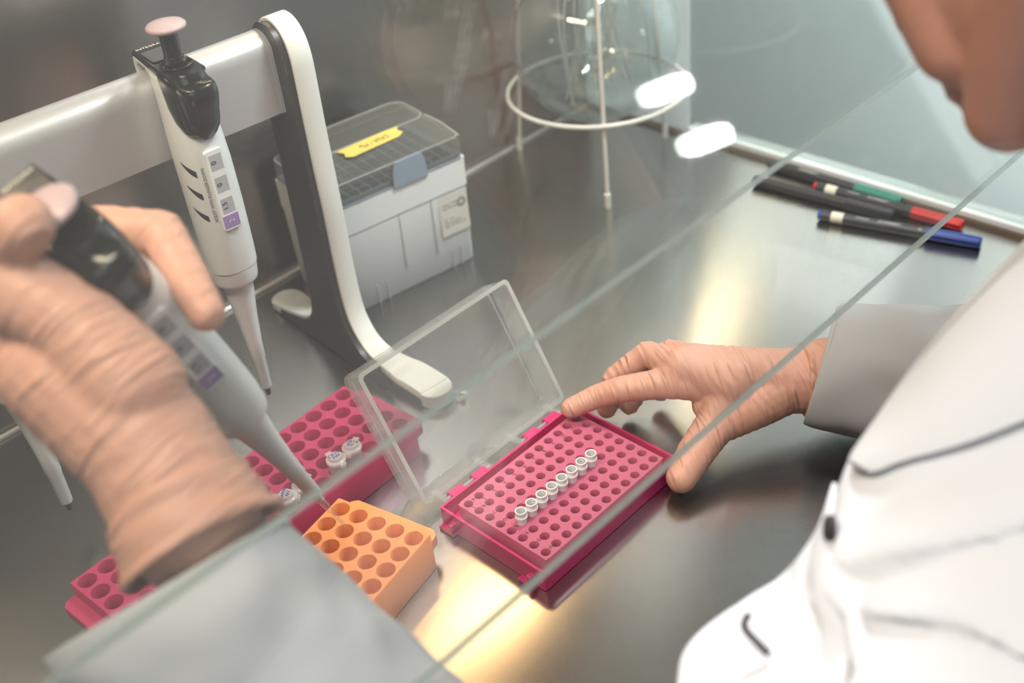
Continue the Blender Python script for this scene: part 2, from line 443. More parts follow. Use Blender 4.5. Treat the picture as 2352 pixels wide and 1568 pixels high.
# sash: two glass panes, the upper one hung in front of the lower
TH = math.radians(20)
def pane(name, label, y, z, tk, m, up):
    mt = Matrix.Translation(V(0, y, z)) @ Matrix.Rotation(-TH, 4, 'X')      # local z runs up the leaning glass, local -y faces the room
    g = G()
    x0, x1 = -700, XR - 6
    vs = [(x, yy, zz) for zz in (0, up) for yy in (-tk / 2, tk / 2) for x in (x0, x1)]
    g.add(vs, [(0, 1, 5, 4), (2, 6, 7, 3)], 0, mt)
    g.add(vs, [(0, 2, 3, 1), (4, 5, 7, 6), (0, 4, 6, 2), (1, 3, 7, 5)], 1, mt)
    return struct(name, g, [m, M['edge']], label, smooth=0), mt
pa, PA = pane('window_2', 'lower glass pane of the leaning front sash', -166, 160, 5.5, M['panea'], 560)
pb, PB = pane('window_3', 'upper glass pane of the leaning front sash', -140.5, 246, 6.5, M['paneb'], 470)
# dry marks on the outer pane
def on_pane(px, py):                                # where a sight line meets the outer face of the upper pane
    d = CR * ((px - 1176) / FPX) + CD * ((py - 784) / FPX) + CF
    n = (PB.to_3x3() @ V(0, -1, 0)).normalized(); p0 = PB @ V(0, -2.7, 0)
    return CAM + d * ((p0 - CAM).dot(n) / d.dot(n)), n
def ribbon(g, pts, w, n):
    k = len(pts); L = []; Rr = []
    for i, p in enumerate(pts):
        t = (pts[min(i + 1, k - 1)] - pts[max(i - 1, 0)]).normalized(); s_ = n.cross(t) * w * (1 - abs(2 * i / (k - 1) - 1) ** 3 * .8)
        L.append(p - s_); Rr.append(p + s_)
    g.add(L + Rr, [(i, i + 1, k + i + 1, k + i) for i in range(k - 1)])
g = G()
for pts in ([(1090, 0), (1078, 60), (1072, 120), (1062, 170), (1048, 215), (1040, 255)], [(1075, 0), (1062, 70), (1055, 130), (1043, 190), (1028, 255)],
            [(1165, 150), (1152, 215), (1143, 270), (1134, 315)], [(1195, 190), (1180, 240), (1168, 280), (1156, 318)], [(1030, 20), (1026, 45)], [(1050, 18), (1044, 44)],
            [(1012, 175), (1003, 190)], [(1030, 178), (1022, 190)], [(1030, 190), (1026, 255)], [(1128, 245), (1130, 318)], [(1120, 65), (1110, 95)], [(1147, 75), (1140, 88)]):
    q = catmull([on_pane(*p)[0] for p in pts], 4); ribbon(g, q, .45, on_pane(*pts[0])[1])
tag(obj('drip_marks', g, M['streak'], pb, smooth=0), 'pale dried drips on the glass')

# ------------------------------------------------------------------ racks
# magenta rack for thin tubes
RK = thing('tube_rack', 'flat magenta box rack of small numbered wells with open clear lid', 'rack', (50, -26, 0))
g = G(); o_ = rrect(-9.3, 114.5, -69.5, 17, 1.2, 3); i_ = rrect(-7.6, 112.8, -67.9, 15.4, .8, 3)
g.loft([[V(x, y, z) for x, y in p] for p, z in ((o_, 0.3), (o_, 15), (i_, 15), (i_, 2.5))], False)
g.add([V(x, y, .3) for x, y in o_], [tuple(range(len(o_)))]); g.add([V(x, y, 2.5) for x, y in i_], [tuple(range(len(i_)))])
base_ = obj('base', g, M['pink'], RK, smooth=30)
g = G()
holeplate(g, frame((0, 0, 21), (0, -1, 0), (1, 0, 0)), 8, 12, 9, 9, 3.05, 9, (.6, .1, -.2, -.4), 3.2, -18, 24)
ins = obj('insert', g, M['pinkhazed'], RK, smooth=40)
g = G()
for i in range(12): text(g, str(i + 1), 2.3, frame((9 * i - .0, -4.6, 21.08), (.93, .37, 0), (-.37, .93, 0), (0, 0, 1)), ext=.03)
for j in range(8): text(g, 'ABCDEFGH'[j], 2.3, frame((4.6, -9 * j + .3, 21.08), (.93, .37, 0), (-.37, .93, 0), (0, 0, 1)), ext=.03)
obj('lettering', g, M['ink'], ins, smooth=0)
for (y0, y1) in ((3.2, 15.6), (-61.5, -51)):                       # feet with posts on the left end
    g = G().box(-13.2, -9, y0, y1, .3, 2.6).box(-13.2, -9, y0 + .2, y0 + 3.2, .3, 9.5)
    obj('latch_tab', g, M['pink'], RK, smooth=0, bevel=.4)
for x0, x1 in ((3.5, 14.5), (23.5, 35), (71.5, 83), (91.5, 103)):
    g = G(); pr = [(16.6, 13.6), (23.4, 13.6), (24.8, 12), (24.8, 9.2), (23.2, 8.4), (22.6, 10.6), (18, 10.6), (16.6, 8)]
    g.loft([[V(x, y, z) for y, z in pr] for x in (x0, x1)], True)
    obj('hinge_clip', g, M['pink'], RK, smooth=0, bevel=.5)
# lid: clear open box tipped back on its hinges.  local u = along x, v = up the open rim, w = into the lid
vd = V(0, 44.8, 81).normalized(); wd = V(0, 21.0, -12.0).normalized(); wd = (wd - vd * wd.dot(vd)).normalized()
L0 = V(0, 29.8, 9.2)
def lidp(x, v, w): return V(x, L0.y, L0.z) + vd * v + wd * w
HV = 92.5; DW = 23
def lring(e, w, r): return [lidp(x, v, w) for x, v in rrect(-10 + e, 120.5 - e, 0 + e, HV - e, r, 5)]
g = G()
g.loft([lring(.9, DW - 1.2, 4), lring(2.2, DW, 3)], False); g.add(lring(2.2, DW, 3), [tuple(range(24))])
g.loft([lring(2.6, DW - 2.0, 2.6), lring(3, DW - 1.7, 2)], False); g.add(lring(3, DW - 1.7, 2), [tuple(range(24))])
lid = obj('lid', g, M['clear'], RK, smooth=40); lid['label'] = 'clear plastic lid'
g = G(); g.loft([lring(0, .5, 4), lring(.9, DW - 1.2, 4)], False); g.loft([lring(2.2, .5, 2.6), lring(2.6, DW - 2.0, 2.6)], False)
obj('side_wall', g, M['clearwall'], lid, smooth=40)
g = G(); g.loft([lring(-.3, -.2, 4), lring(2.5, -.2, 2.6), lring(2.2, .9, 2.6), lring(0, .9, 4)], False, loop=True)
obj('rim', g, M['clearedge'], lid, smooth=40)
for x in (-5, 115): obj('rib', G().box(-.35, .35, 0, HV - 12, 0, .7, frame(lidp(x, 6, DW - 3), (1, 0, 0), vd)), M['clearedge'], lid, smooth=0)
for x in (.5, 38.5, 68, 105.2):
    a = lidp(x, 3, 3); g = G()
    g.loft([[V(x + d, y, z) for d in (-1.1, 1.1) for y, z in ()] or [V(x - 2.2, y, z), V(x + 2.2, y, z), V(x + 2.2, y, z + 1.6), V(x - 2.2, y, z + 1.6)] for y, z in ((a.y + 1, a.z - 1), (27.5, 9.2), (19.6, 10.4))], True)
    obj('hinge_arm', g, M['clearwall'], lid, smooth=0)
for x0, x1 in ((.5, 38.5), (68, 105.2)): obj('hinge_pin', G().tube([(x0, 20.9, 12), (x1, 20.9, 12)], .9, 10), M['clearedge'], lid)

# strip of eight white tubes in row E
ST = thing('tube_strip', 'strip of eight joined white thin tubes standing in the magenta rack', 'tube strip', (40.5, -36, 21))
prof = [(2.9, -8), (2.95, 0), (3.0, 3.2), (3.1, 4), (3.75, 4.4), (3.8, 5.3), (3.25, 5.9), (3.15, 7.2), (3.55, 8.6), (3.55, 9.3), (3.2, 9.6), (2.75, 9.3), (2.7, 3), (2.2, -7.5)]
first = None
for i in range(8):
    if first is None:
        first = obj('tube', G().lathe([(r, z + 21) for r, z in prof], 32, Matrix.Translation(V(9, -36, 0)), cap=True), M['tube'], ST, smooth=40)
    else:
        c = first.copy(); COL.objects.link(c); c.parent = ST; c.location = V(9 * i, 0, 0) * S
g = G()
for i in range(7): g.box(9 * i + 12.3, 9 * i + 14.7, -36.9, -35.1, 25.3, 26.2)
obj('connector', g, M['tube'], ST, smooth=0)

def block_rack(name, label, O, ang, nu, nv, mp, loc, top=28, pitch=13.5, r=5.75, ends=(1, 1), hw=0.0):
    """O = first well (far right end), wells run back along -u; v runs towards the front"""
    ca, sa = math.cos(math.radians(ang)), math.sin(math.radians(ang))
    u = V(-ca, -sa, 0); v = V(sa, -ca, 0)
    t = thing(name, label, 'rack', loc)
    m = frame((O[0], O[1], top), u, v, (0, 0, 1))
    g = G(); mg = (.4, .4, .2, .2)
    X0, X1, Y0, Y1 = holeplate(g, m, nu, nv, pitch, pitch, r, top - 6, mg, .8, -top + .3, 28)
    obj('well_block', g, mp, t, smooth=40)
    for e, (xx, sg) in enumerate(((X0, -1), (X1, 1))):
        if not ends[e]: continue
        g = G(); poly = [(0, Y0 + 1), (7, Y0 + 2), (10, Y0 + 5.5), (10, Y1 - 5.5), (7, Y1 - 2), (0, Y1 - 1)]
        poly = [(xx + sg * (x + .3), y) for x, y in poly]
        g.loft([[m @ V(x, y, z) for x, y in poly] for z in (-16, -8)], True)
        obj('end_grip', g, mp, t, smooth=0, bevel=.8)
    return t, m
pr_, PRM = block_rack('tube_rack', 'long pink rack of round wells holding four small capped tubes', (16.1, 136.6), 3.35, 16, 5, M['rackpink'], (-85, 105, 0))
or_, ORM = block_rack('tube_rack', 'bright orange rack of round wells under the held pipette tip', (-55.8, 52.3), 12.15, 8, 5, M['orange'], (-95, 15, 0))

# small capped tubes standing in the front row of the pink rack
def microtube(label, i, j, yaw, lean, lines, sz):
    p = PRM @ V(13.5 * i, 13.5 * j, 0)
    t = thing('microtube', label, 'tube', (p.x, p.y, p.z), 'capped tubes in the pink rack')
    t.rotation_euler = Euler((math.radians(lean[0]), math.radians(lean[1]), math.radians(yaw)))
    g = G().lathe([(1.5, -20), (5.1, -8), (5.2, 7.5), (5.3, 8.2), (6.2, 8.4), (6.3, 9.1), (5.2, 9.2)], 32)
    obj('tube_body', g, M['frost'], t, local=True)
    g = G().lathe([(4.6, 9.2), (6.2, 9.3), (6.3, 10.4), (5.4, 10.9), (4.7, 11.2), (4.5, 12.4), (4.1, 12.9), (1, 12.9)], 32)
    g.box(-2.0, 2.0, 5.5, 8.8, 9.4, 10.6).box(-2.0, 2.0, -8.2, -5.5, 8.2, 10.2)
    cp = obj('cap', g, M['frost'], t, local=True)
    g = G()
    for k, s_ in enumerate(lines): text(g, s_, sz, frame((0, 1.5 - 3.0 * k, 13.0), (1, 0, 0), (0, 1, 0)), ext=.04, thick=.02)
    obj('handwriting', g, M['blueink'], cp, smooth=0, local=True)
microtube('clear capped tube marked GAPDH, leftmost of the four', 7, 4, 38, (0, 0), ['GAPDH', 'REV'], 2.0)
microtube('clear capped tube marked MJ, half behind the held pipette tip cone', 6, 4, 110 - 180, (4, -5), ['MJ', 'MGA'], 2.4)
microtube('clear capped tube marked CK19 FW', 4, 4, 0, (0, 0), ['CK19', 'FW'], 2.4)
microtube('clear capped tube marked CK19 RV, rightmost of the four', 3, 4, -60, (0, 0), ['CK19', 'RV'], 2.4)

# ------------------------------------------------------------------ tip box
TA = -9.0
TB = thing('tip_box', 'white pipette tip box with smoky lid and yellow tape beside the stand', 'tip box', (222.6, 217.7, 0))
TB.rotation_euler = (0, 0, math.radians(TA))                        # local: right front corner at 0, width along -x, depth along +y
W_, D_ = 126, 82
g = G(); rings = []
for z, e in ((0, 3.2), (1.5, 2.4), (70, .9), (70.1, .2), (94, 0)): rings.append([V(x, y, z) for x, y in rrect(-W_ - .0 + e, -e + 1, e, D_ - e, 3.5, 4)])
g.loft(rings, True); tbb = obj('box_body', g, M['white2'], TB, smooth=30, local=True)
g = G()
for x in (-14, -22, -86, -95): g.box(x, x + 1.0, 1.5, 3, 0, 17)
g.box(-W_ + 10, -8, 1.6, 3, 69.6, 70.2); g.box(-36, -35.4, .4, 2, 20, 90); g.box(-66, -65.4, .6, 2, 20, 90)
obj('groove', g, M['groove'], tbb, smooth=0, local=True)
g = G()
g.loft([[V(x, y, z) for x, y in rrect(-W_ + 2 + e, -1 - e, 2 + e, D_ - 2 - e, 3, 4)] for z, e in ((94, 0), (97, .4))], True)
ib = obj('tip_insert', g, M['bluerack'], TB, smooth=30, local=True)
g = G()
for i in range(12):
    for j in range(8):
        cx, cy = -W_ / 2 + (i - 5.5) * 9.3, D_ / 2 + (j - 3.5) * 9.0
        g.box(cx - 3.6, cx + 3.6, cy - 3.4, cy + 3.4, 97, 97.5)
obj('tip_socket', g, M['dark'], ib, smooth=0, local=True)
g = G()
lr = [(94, 0, 0, 6), (108, 0, 0, 6), (112, .8, 1.2, 7), (118.5, 5, 22, 9), (121.5, 9, 34, 10), (122, 14, 40, 10)]
g.loft([[V(x, y, z) for x, y in rrect(-W_ + 1 + e, 0 - e, .5 + fr_, D_ - 1 - e * .6, rr_, 5)] for z, e, fr_, rr_ in lr], False)
g.add([V(x, y, 122) for x, y in rrect(-W_ + 1 + 14, -14, 40.5, D_ - 1 - 8.4, 10, 5)], [tuple(range(24))])
ld = obj('lid', g, M['lid'], TB, smooth=50, local=True); ld['label'] = 'see-through smoky lid'
g = G(); g.loft([[V(x, y, z) for x, y in rrect(-W_ + .2, .8, -.3, D_ - .2, 6, 5)] for z in (93.4, 95)], False)
obj('lid_rim', g, M['latch'], ld, smooth=40, local=True)
g = G(); g.loft([[V(x * k - 51, y, z) for x, y in ((-15, -1.6), (15, -1.6), (15, 0), (-15, 0))] for z, k in ((92, 1.05), (104, 1), (114, .82))], True)
obj('latch', g, M['latch'], TB, smooth=0, bevel=1, local=True)
g = G(); e_ = [(rr, z, e, f0) for z, e, f0, rr in ((112, .8, 1.2, 7), (121.5, 9, 34, 10))]
for rr, z, e, f0 in e_: g.tube([V(x, y, z) for x, y in rrect(-W_ + 1 + e, -e, .5 + f0, D_ - 1 - e * .6, rr, 5)], .7, 8, closed=True)
g.tube([V(-.9, 2.4, 112), V(-4.6, 22, 118.5), V(-9, 36, 121.5)], .7, 8)
obj('edge_highlight', g, M['clearedge'], ld, smooth=50, local=True)  # added pale tubes standing in for highlights on the lid's edges
# tape on the lid's slope, with upside-down handwriting
tn = V(0, -math.sin(math.radians(14)), math.cos(math.radians(14)))
tfm = frame((-62, 27, 120.9), (-.985, -.10, 0.02), (0, -.97, -.22))
g = G(); outl = [(-27, -5), (-24, -1.5), (-26, 3), (-20, 6), (24, 6), (29, 3), (27, -1), (31, -6.5), (-16, -6)]
g.prism(outl, 0, .25, tfm); tp = obj('tape', g, M['yellow'], ld, smooth=0, local=True)
g = G(); text(g, 'DNA / M\u00b5', 4.4, tfm @ Matrix.Translation(V(0, 0, .3)) , ext=.05)
obj('handwriting', g, M['ink'], tp, smooth=0, local=True)
lf = frame((-15.6, 1.05, 52), (1, 0, 0), (0, 0.018, 1), (0, -1, .018))
g = G().prism(rrect(-13.5, 13.5, -20, 23, 1), 0, .35, lf); lb = obj('sticker', g, M['label'], TB, smooth=0, local=True)
g = G(); lt = lf @ Matrix.Translation(V(0, 0, .4))
for k, (s_, x, y, sz) in enumerate((('RNase / DNA', -10.5, 7, 1.7), ('free PCR clean', -10.5, 4, 1.7), ('0,5 - 10 \u00b5l', -10.5, -6, 1.7), ('Filter tips sterile', -10.5, -9, 1.7), ('REF LOT 5036', -10.5, -12, 1.7))):
    text(g, s_, sz, lt @ Matrix.Translation(V(x, y, 0)), align='LEFT', ext=.03)
for r0, r1 in ((3.2, 4.1), (1.6, 2.3)):
    n = 28; g.add([V(7.5 + r * math.cos(2 * PI * j / n), 5 + r * math.sin(2 * PI * j / n), .03) for r in (r0, r1) for j in range(n)], [(j, (j + 1) % n, n + (j + 1) % n, n + j) for j in range(n)], 0, lt)
obj('print', g, M['ink'], lb, smooth=0, local=True)
g = G(); text(g, '2 IV', 2.4, lt @ Matrix.Translation(V(7.5, -12.5, 0)), ext=.03); obj('red_print', g, M['redink'], lb, smooth=0, local=True)

# ------------------------------------------------------------------ pipette stand
SY = -5.0
SD = thing('pipette_stand', 'white and dark brown pipette stand with a silver bar', 'stand', (64, 190, 0))
SD.rotation_euler = (0, 0, math.radians(SY))                        # local: x along the bar, -y towards the front
prof_ = [(p.x, p.y) for p in catmull([(a, b, 0) for a, b in [(-79, 11.5), (-58, 12.5), (-36, 14.5), (-18, 20), (-5, 34), (0, 52), (1, 85), (0, 130), (0, 180), (-1, 222), (-.6, 238), (3, 249.5), (10, 257), (19, 259.8), (28, 257), (35, 249.5), (38, 238), (38, 222), (37, 180), (38, 120), (40, 60), (44, 30), (60, 14), (85, 9), (106, 7)]], 5)]
kt = max(range(len(prof_)), key=lambda i: prof_[i][1])
front = list(reversed(prof_[:kt + 1])); back = prof_[kt:]
def skew(y):
    t = min(max((-y - 6) / 73, 0), 1); return 6.5 * t * t * (3 - 2 * t)
def halfw(y):                                                        # the front foot spreads wider than the stem
    t = min(max((-y - 2) / 50, 0), 1); t2 = min(max((y - 50) / 50, 0), 1)
    return 5 * t * t + 5 * t2
g = G()
# white shell: strip following the front, over the top and down the back, open underneath
path = list(reversed(front)) + back[1:]
rows = []
for i, (y, z) in enumerate(path):
    a = path[max(i - 1, 0)]; b = path[min(i + 1, len(path) - 1)]
    ty, tz = b[0] - a[0], b[1] - a[1]; L = math.hypot(ty, tz); ny, nz = tz / L, -ty / L      # pointing inwards
    x0, x1 = 2.5 - halfw(y) + skew(y), 17.5 + halfw(y) + skew(y)
    rows.append((y, z, ny, nz, x0, x1))
def shell(th, ex):
    rings = []
    for y, z, ny, nz, x0, x1 in rows:
        rings.append([V(x0 - ex, y, z), V(x0 - ex + .8, y - ny * .8, z - nz * .8), V(x1 - .8, y - ny * .8, z - nz * .8), V(x1, y, z), V(x1, y + ny * th, z + nz * th), V(x0 - ex, y + ny * th, z + nz * th)])
    return rings
g.loft(shell(5, 0), True)
sh = obj('shell', g, M['cream'], SD, smooth=45, local=True); sh['label'] = 'glossy white outer shell'
# round ends of the feet
for (y, z, hw, sg) in ((-79, 11.5, halfw(-79), -1), (106, 7, halfw(106), 1)):
    g = G(); x0, x1 = 2.5 - hw + skew(y), 17.5 + hw + skew(y); cx, r = (x0 + x1) / 2, (x1 - x0) / 2
    pts = [(cx + r * math.cos(t), y + sg * r * .95 * math.sin(t)) for t in [PI * k / 14 for k in range(15)]]
    g.loft([[V(x, yy, zz) for x, yy in pts] for zz in (1.2, z - .6)], True)
    g.loft([[V(cx + (x - cx) * k, y + (yy - y) * k, zz) for x, yy in pts] for k, zz in ((1, z - .6), (.96, z), (.05, z + .05))], False)
    obj('foot_end', g, M['cream'], SD, smooth=40, local=True)
# dark inner cheek filling the profile
g = G(); ins_f = [(y + ny * 1.5, z + nz * 1.5) for y, z, ny, nz, _, _ in rows]
ins_b = [(y, max(z - 4, 1.5)) for y, z in ins_f]
prof = [(max(p[0], -34), max(p[1], 1.0)) for p in ins_f]
inner = []
for (y, z) in prof: inner.append((y, z))
bottom = [(100, 1.0), (60, 1.0), (45, 6), (36, 12), (24, 12), (14, 8), (0, 1.0), (-30, 1.0)]
poly = inner + bottom
g.loft([[V(x, y, z) for y, z in poly] for x in (-2, 12)], False)
bmv = poly
g2 = []
obj('side_wall', g, M['dark'], SD, smooth=30, local=True)
g = G()
# cheek face built as strips between front and back paths so that it stays a clean surface
nf = 40
def along(pth, t):
    k = t * (len(pth) - 1); i = min(int(k), len(pth) - 2); q = k - i
    return pth[i][0] * (1 - q) + pth[i + 1][0] * q, pth[i][1] * (1 - q) + pth[i + 1][1] * q
fz = [(y, z) for y, z in front if z < 262]
def at_z(pth, z):
    best = None
    for i in range(len(pth) - 1):
        z0, z1 = pth[i][1], pth[i + 1][1]
        if (z0 - z) * (z1 - z) <= 0 and z0 != z1:
            q = (z - z0) / (z1 - z0); return pth[i][0] + (pth[i + 1][0] - pth[i][0]) * q
    return None
zs = [258.5, 257, 254, 250, 245, 238, 225, 200, 160, 120, 90, 70, 55, 45, 36, 30, 25, 20, 17, 14.5, 12.8]
A = []; B = []
for z in zs:
    yf = at_z(front, z); yb = at_z(back, z)
    if yf is None or yb is None: continue
    A.append((yf + 1, z - .3)); B.append((yb - 1, z - .3))
for x in (-2.2,):
    vs = [V(x, y, z) for y, z in A] + [V(x, y, z) for y, z in B]; k = len(A)
    g.add(vs, [(i, i + 1, k + i + 1, k + i) for i in range(k - 1)])
    yf, zf = A[-1]; yb, zb = B[-1]
    g.add([V(x, yf, zf), V(x, -34, 12), V(x, -34, 1), V(x, yf, 1), V(x, yb, 1), V(x, yb, zb), V(x, 104, 6), V(x, 104, 1)], [(0, 1, 2, 3), (0, 3, 4, 5), (5, 4, 7, 6)])
obj('side_cheek', g, M['dark'], SD, smooth=0, solid=0, local=True)
# bar
g = G(); bz_ = []
sec = [(12, 0), (12, 38)] + [(12 + 13 - 13 * math.cos(t), 40 + 12 * math.sin(t)) for t in [PI * k / 16 for k in range(17)]] + [(38, 0)]
sec = [(y, z + 201) for y, z in sec]
g.loft([[V(x, y, z) for y, z in sec] for x in (-300, -4.5)], True)
bar = obj('bar', g, M['alu'], SD, smooth=40, local=True)
g = G(); sc2 = [(25 + (y - 25) * 1.02, 226 + (z - 226) * 1.012) for y, z in sec]
g.loft([[V(x, y, z) for y, z in sc2] for x in (-4.5, -2)], True)
obj('end_collar', g, M['grey'], bar, smooth=40, local=True)
g = G(); g.lathe([(.8, 0), (.9, 5), (2.2, 5.2), (3.0, 7), (2.6, 9.5), (.2, 10.4)], 20, axis_frame((25, -87, 5), (.6, -.8, 0)))
obj('foot_screw', g, M['steelball'], SD, local=True)

# ------------------------------------------------------------------ pipettes (local: z = 0 at the end of the cone, front = -y)
def body_abc(z):
    for (z0, a0, b0, c0), (z1, a1, b1, c1) in zip(PB_, PB_[1:]):
        if z0 <= z <= z1:
            q = (z - z0) / (z1 - z0); return a0 + (a1 - a0) * q, b0 + (b1 - b0) * q, c0 + (c1 - c0) * q
def body_front(x, z):
    for (z0, a0, b0, c0), (z1, a1, b1, c1) in zip(PB_, PB_[1:]):
        if z0 <= z <= z1:
            q = (z - z0) / (z1 - z0); a, b, c = a0 + (a1 - a0) * q, b0 + (b1 - b0) * q, c0 + (c1 - c0) * q
            k = max(0, 1 - abs(x / a) ** 2.3) ** (1 / 2.3); return c - b * k
    return -17
PB_ = [(102, 15.5, 15.6, 0), (112, 15.9, 16.3, 0), (145, 16.2, 17, 0), (175, 16, 17.6, .8), (192, 15.2, 18, 2), (208, 13.6, 18.6, 4.5), (220, 12.2, 18, 8), (229, 11.4, 16.5, 11)]
def make_pipette(label, tip=False, press=0, down=0):
    t = thing('pipette', label, 'pipette', (0, 0, 0))
    P = lambda n, g, m, par=t, **k: obj(n, g, m, par, local=True, **k)
    P('nozzle', G().lathe([(1.4, -7), (1.8, -6.6), (2.0, -2), (2.6, -1.5), (2.6, 1)], 20), M['white' if tip else 'dark'])
    P('cone', G().lathe([(2.6, -.2), (3.6, 0), (3.9, 1), (4.5, 24), (4.9, 25), (5.4, 40), (7.2, 62), (9.6, 82), (10.8, 92)], 40), M['white'], smooth=50)
    P('collar', G().lathe([(10.8, 88.5), (13.0, 88.8), (14.0, 89.8), (14.6, 92), (15.5, 101.7), (15.2, 102.1), (10, 102.3)], 40), M['white'], smooth=40)
    g = G(); g.loft([[V(x, y, z) for x, y in selli(a, b, c)] for z, a, b, c in PB_] , True); b = P('body', g, M['white'], smooth=50)
    # hook: the back of the body reaches over the bar, white below, black plate on top
    g = G(); pr = [(10, 216), (18, 227), (24, 230.5), (33, 231), (38, 228), (39.5, 219), (41.5, 219), (42, 229), (40, 234), (10, 234)]
    hw_ = lambda y: 11 - max(0, y - 12) * .06
    g.loft([[V(sx * hw_(y), y, z) for y, z in pr] for sx in (-1, 1)], True); P('hook', g, M['white'], smooth=0, bevel=1)
    g = G()
    hb = [(194, 3, 2, -15.4), (196.5, 8.2, 5.5, -13.2), (200, 11.2, 8.5, -11.4), (206, 13.2, 11, -10), (214, 13.9, 13.2, -8), (222, 13.6, 15.5, -6.5), (228, 13, 16.5, -4.2), (233, 12.2, 16.8, -2), (234.6, 11, 15.6, -2)]
    g.loft([[V(x, y, z) for x, y in selli(a, bb, c)] for z, a, bb, c in hb], True)
    hd = P('head', g, M['black'], smooth=50)
    g = G(); fb = [(206, 9.5, 6.5, -17), (213, 10.4, 7.6, -18), (219, 11, 9, -19), (224, 11.2, 9.8, -19.5), (228, 10.8, 9.4, -19), (230, 9.6, 8, -18.5)]
    g.loft([[V(x, y, z) for x, y in selli(a, bb, c, p=2.8)] for z, a, bb, c in fb], True); P('finger_rest', g, M['black'], hd, smooth=60)
    g = G(); tpz = [(-12, 234.2), (10, 235.2), (28, 236.6), (40, 236.4), (43, 234), (42.5, 231.5), (36, 232.4), (10, 231), (-12, 230.5)]
    g.loft([[V(sx * (12 - max(0, y) * .075), y, z) for y, z in tpz] for sx in (-1, 1)], True); tpp = P('top_plate', g, M['black'], hd, smooth=0, bevel=1.2)
    g = G(); g.prism(rrect(-8.3, 8.3, 12, 29, 2), 0, .35, frame((0, 0, 235.0), (1, 0, 0), (0, .998, .075))); P('range_label', g, M['dark'], tpp, smooth=0)
    g = G(); f0 = frame((0, 36.2, 237.0), (1, 0, 0), (0, 1, 0)); text(g, 'INTEGRA', 2.5, f0, ext=.08, spacing=1.05)
    f1 = frame((-.6, 23, 236.95), (1, 0, 0), (0, 1, .07)); text(g, '0.2-2 \u00b5l', 2.6, f1, ext=.08); P('lettering', g, M['paleink'], tpp, smooth=0)
    g = G(); g.lathe([(9.6, 234), (9.8, 236), (8.6, 236.4), (8.2, 234.6), (6.2, 234.8)], 36); P('plunger_well', g, M['black'], hd)
    g = G(); q = press
    g.lathe([(6.6, 234), (6.6, 238.5), (5.9, 239), (5.9, 241), (5.4, 241.2), (5.2, 256 - q), (3, 256 - q)] if q < 10 else [(6.6, 234), (6.6, 238.5), (5, 239), (4.6, 243)], 28)
    stm = P('plunger', g, M['black'])
    g = G(); g.lathe([(4, 255.4 - q), (9.4, 255.8 - q), (11.4, 257.2 - q), (11.5, 258.6 - q), (10.4, 259.8 - q), (5, 260.6 - q), (.1, 260.8 - q)], 40)
    P('push_button', g, M['button'], stm, smooth=60)
    # volume window on the front
    g = G(); yy = -17.2
    wf = frame((0, 0, 0), (1, 0, 0), (0, 0, 1), (0, -1, 0))
    g.loft([[V(x, y, z) for x, z in rrect(-5.6, 5.6, 133.5, 187, 1.6)] for y in (-14, -17.9)], True)
    w = P('volume_window', g, M['white2'], smooth=0, bevel=.3)
    g = G()
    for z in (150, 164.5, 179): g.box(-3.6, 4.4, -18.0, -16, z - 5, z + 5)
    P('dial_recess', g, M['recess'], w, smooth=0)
    g = G(); g.box(-5, 5.4, -18.05, -16, 135, 143.5); P('size_band', g, M['lilac'], w, smooth=0)
    g = G()
    for s_, z, sz in (('0', 179, 3.4), ('0', 164.5, 3.4), ('1.5', 150, 3.2)): text(g, s_, sz, frame((-1.2, -18.1, z), (0, 0, 1), (-1, 0, 0)), ext=.05, thick=.006)
    P('digits', g, M['ink'], w, smooth=0)
    g = G(); text(g, '2', 3.6, frame((.6, -18.15, 139.2), (0, 0, 1), (-1, 0, 0)), ext=.05); P('size_number', g, M['paleink'], w, smooth=0)
    g = G(); f2 = frame((-8.0, -16, 159), (0, 0, 1), (-1, 0, 0))
    text(g, 'ADJUST WITH PLUNGER DOWN', 1.75, f2, ext=0, proj=lambda p: V(p.x, body_front(p.x, p.z) - .12, p.z), thick=.008, spacing=1.0)
    P('lettering', g, M['ink'], b, smooth=0)
    g = G()
    for z in (181, 166, 151):                                        # grip slots on the left flank
        k = 10; top_ = []; bot = []
        for i in range(k + 1):
            s_ = i / k; ang = math.radians(192 + 36 * s_); dz = -5.5 * s_; thk = 3.8 * min(1, s_ * 1.5) ** .7 + .15
            for zz, lst in ((z + dz, top_), (z + dz - thk, bot)):
                a_, b_, c_ = body_abc(zz)
                lst.append(V(1.015 * a_ * math.copysign(abs(math.cos(ang)) ** (2 / 2.3), math.cos(ang)), c_ + 1.015 * b_ * math.copysign(abs(math.sin(ang)) ** (2 / 2.3), math.sin(ang)), zz))
        g.add(top_ + bot, [(i, i + 1, k + 2 + i, k + 1 + i) for i in range(k)])
    P('grip_slots', g, M['ink'], b, smooth=0)
    if tip:
        g = G(); g.lathe([(.35, -44), (.7, -43.8), (1.5, -22), (2.5, -6), (3.0, -5), (3.0, 1)], 24, cap=False); P('tip', g, M['clear'])
    return t
hang = make_pipette('white pipette with black head hanging in full view on the silver bar', press=0)
hang.location = V(-10.5, 188, 28) * S; hang.rotation_euler = (0, 0, math.radians(-6))
hang2 = copy_tree(hang); hang2['label'] = 'white pipette hanging on the bar, mostly hidden behind the gloved left hand'
hang2.location = V(-159, 200, 25) * S
for o in (hang, hang2): o['group'] = 'pipettes hanging on the stand'

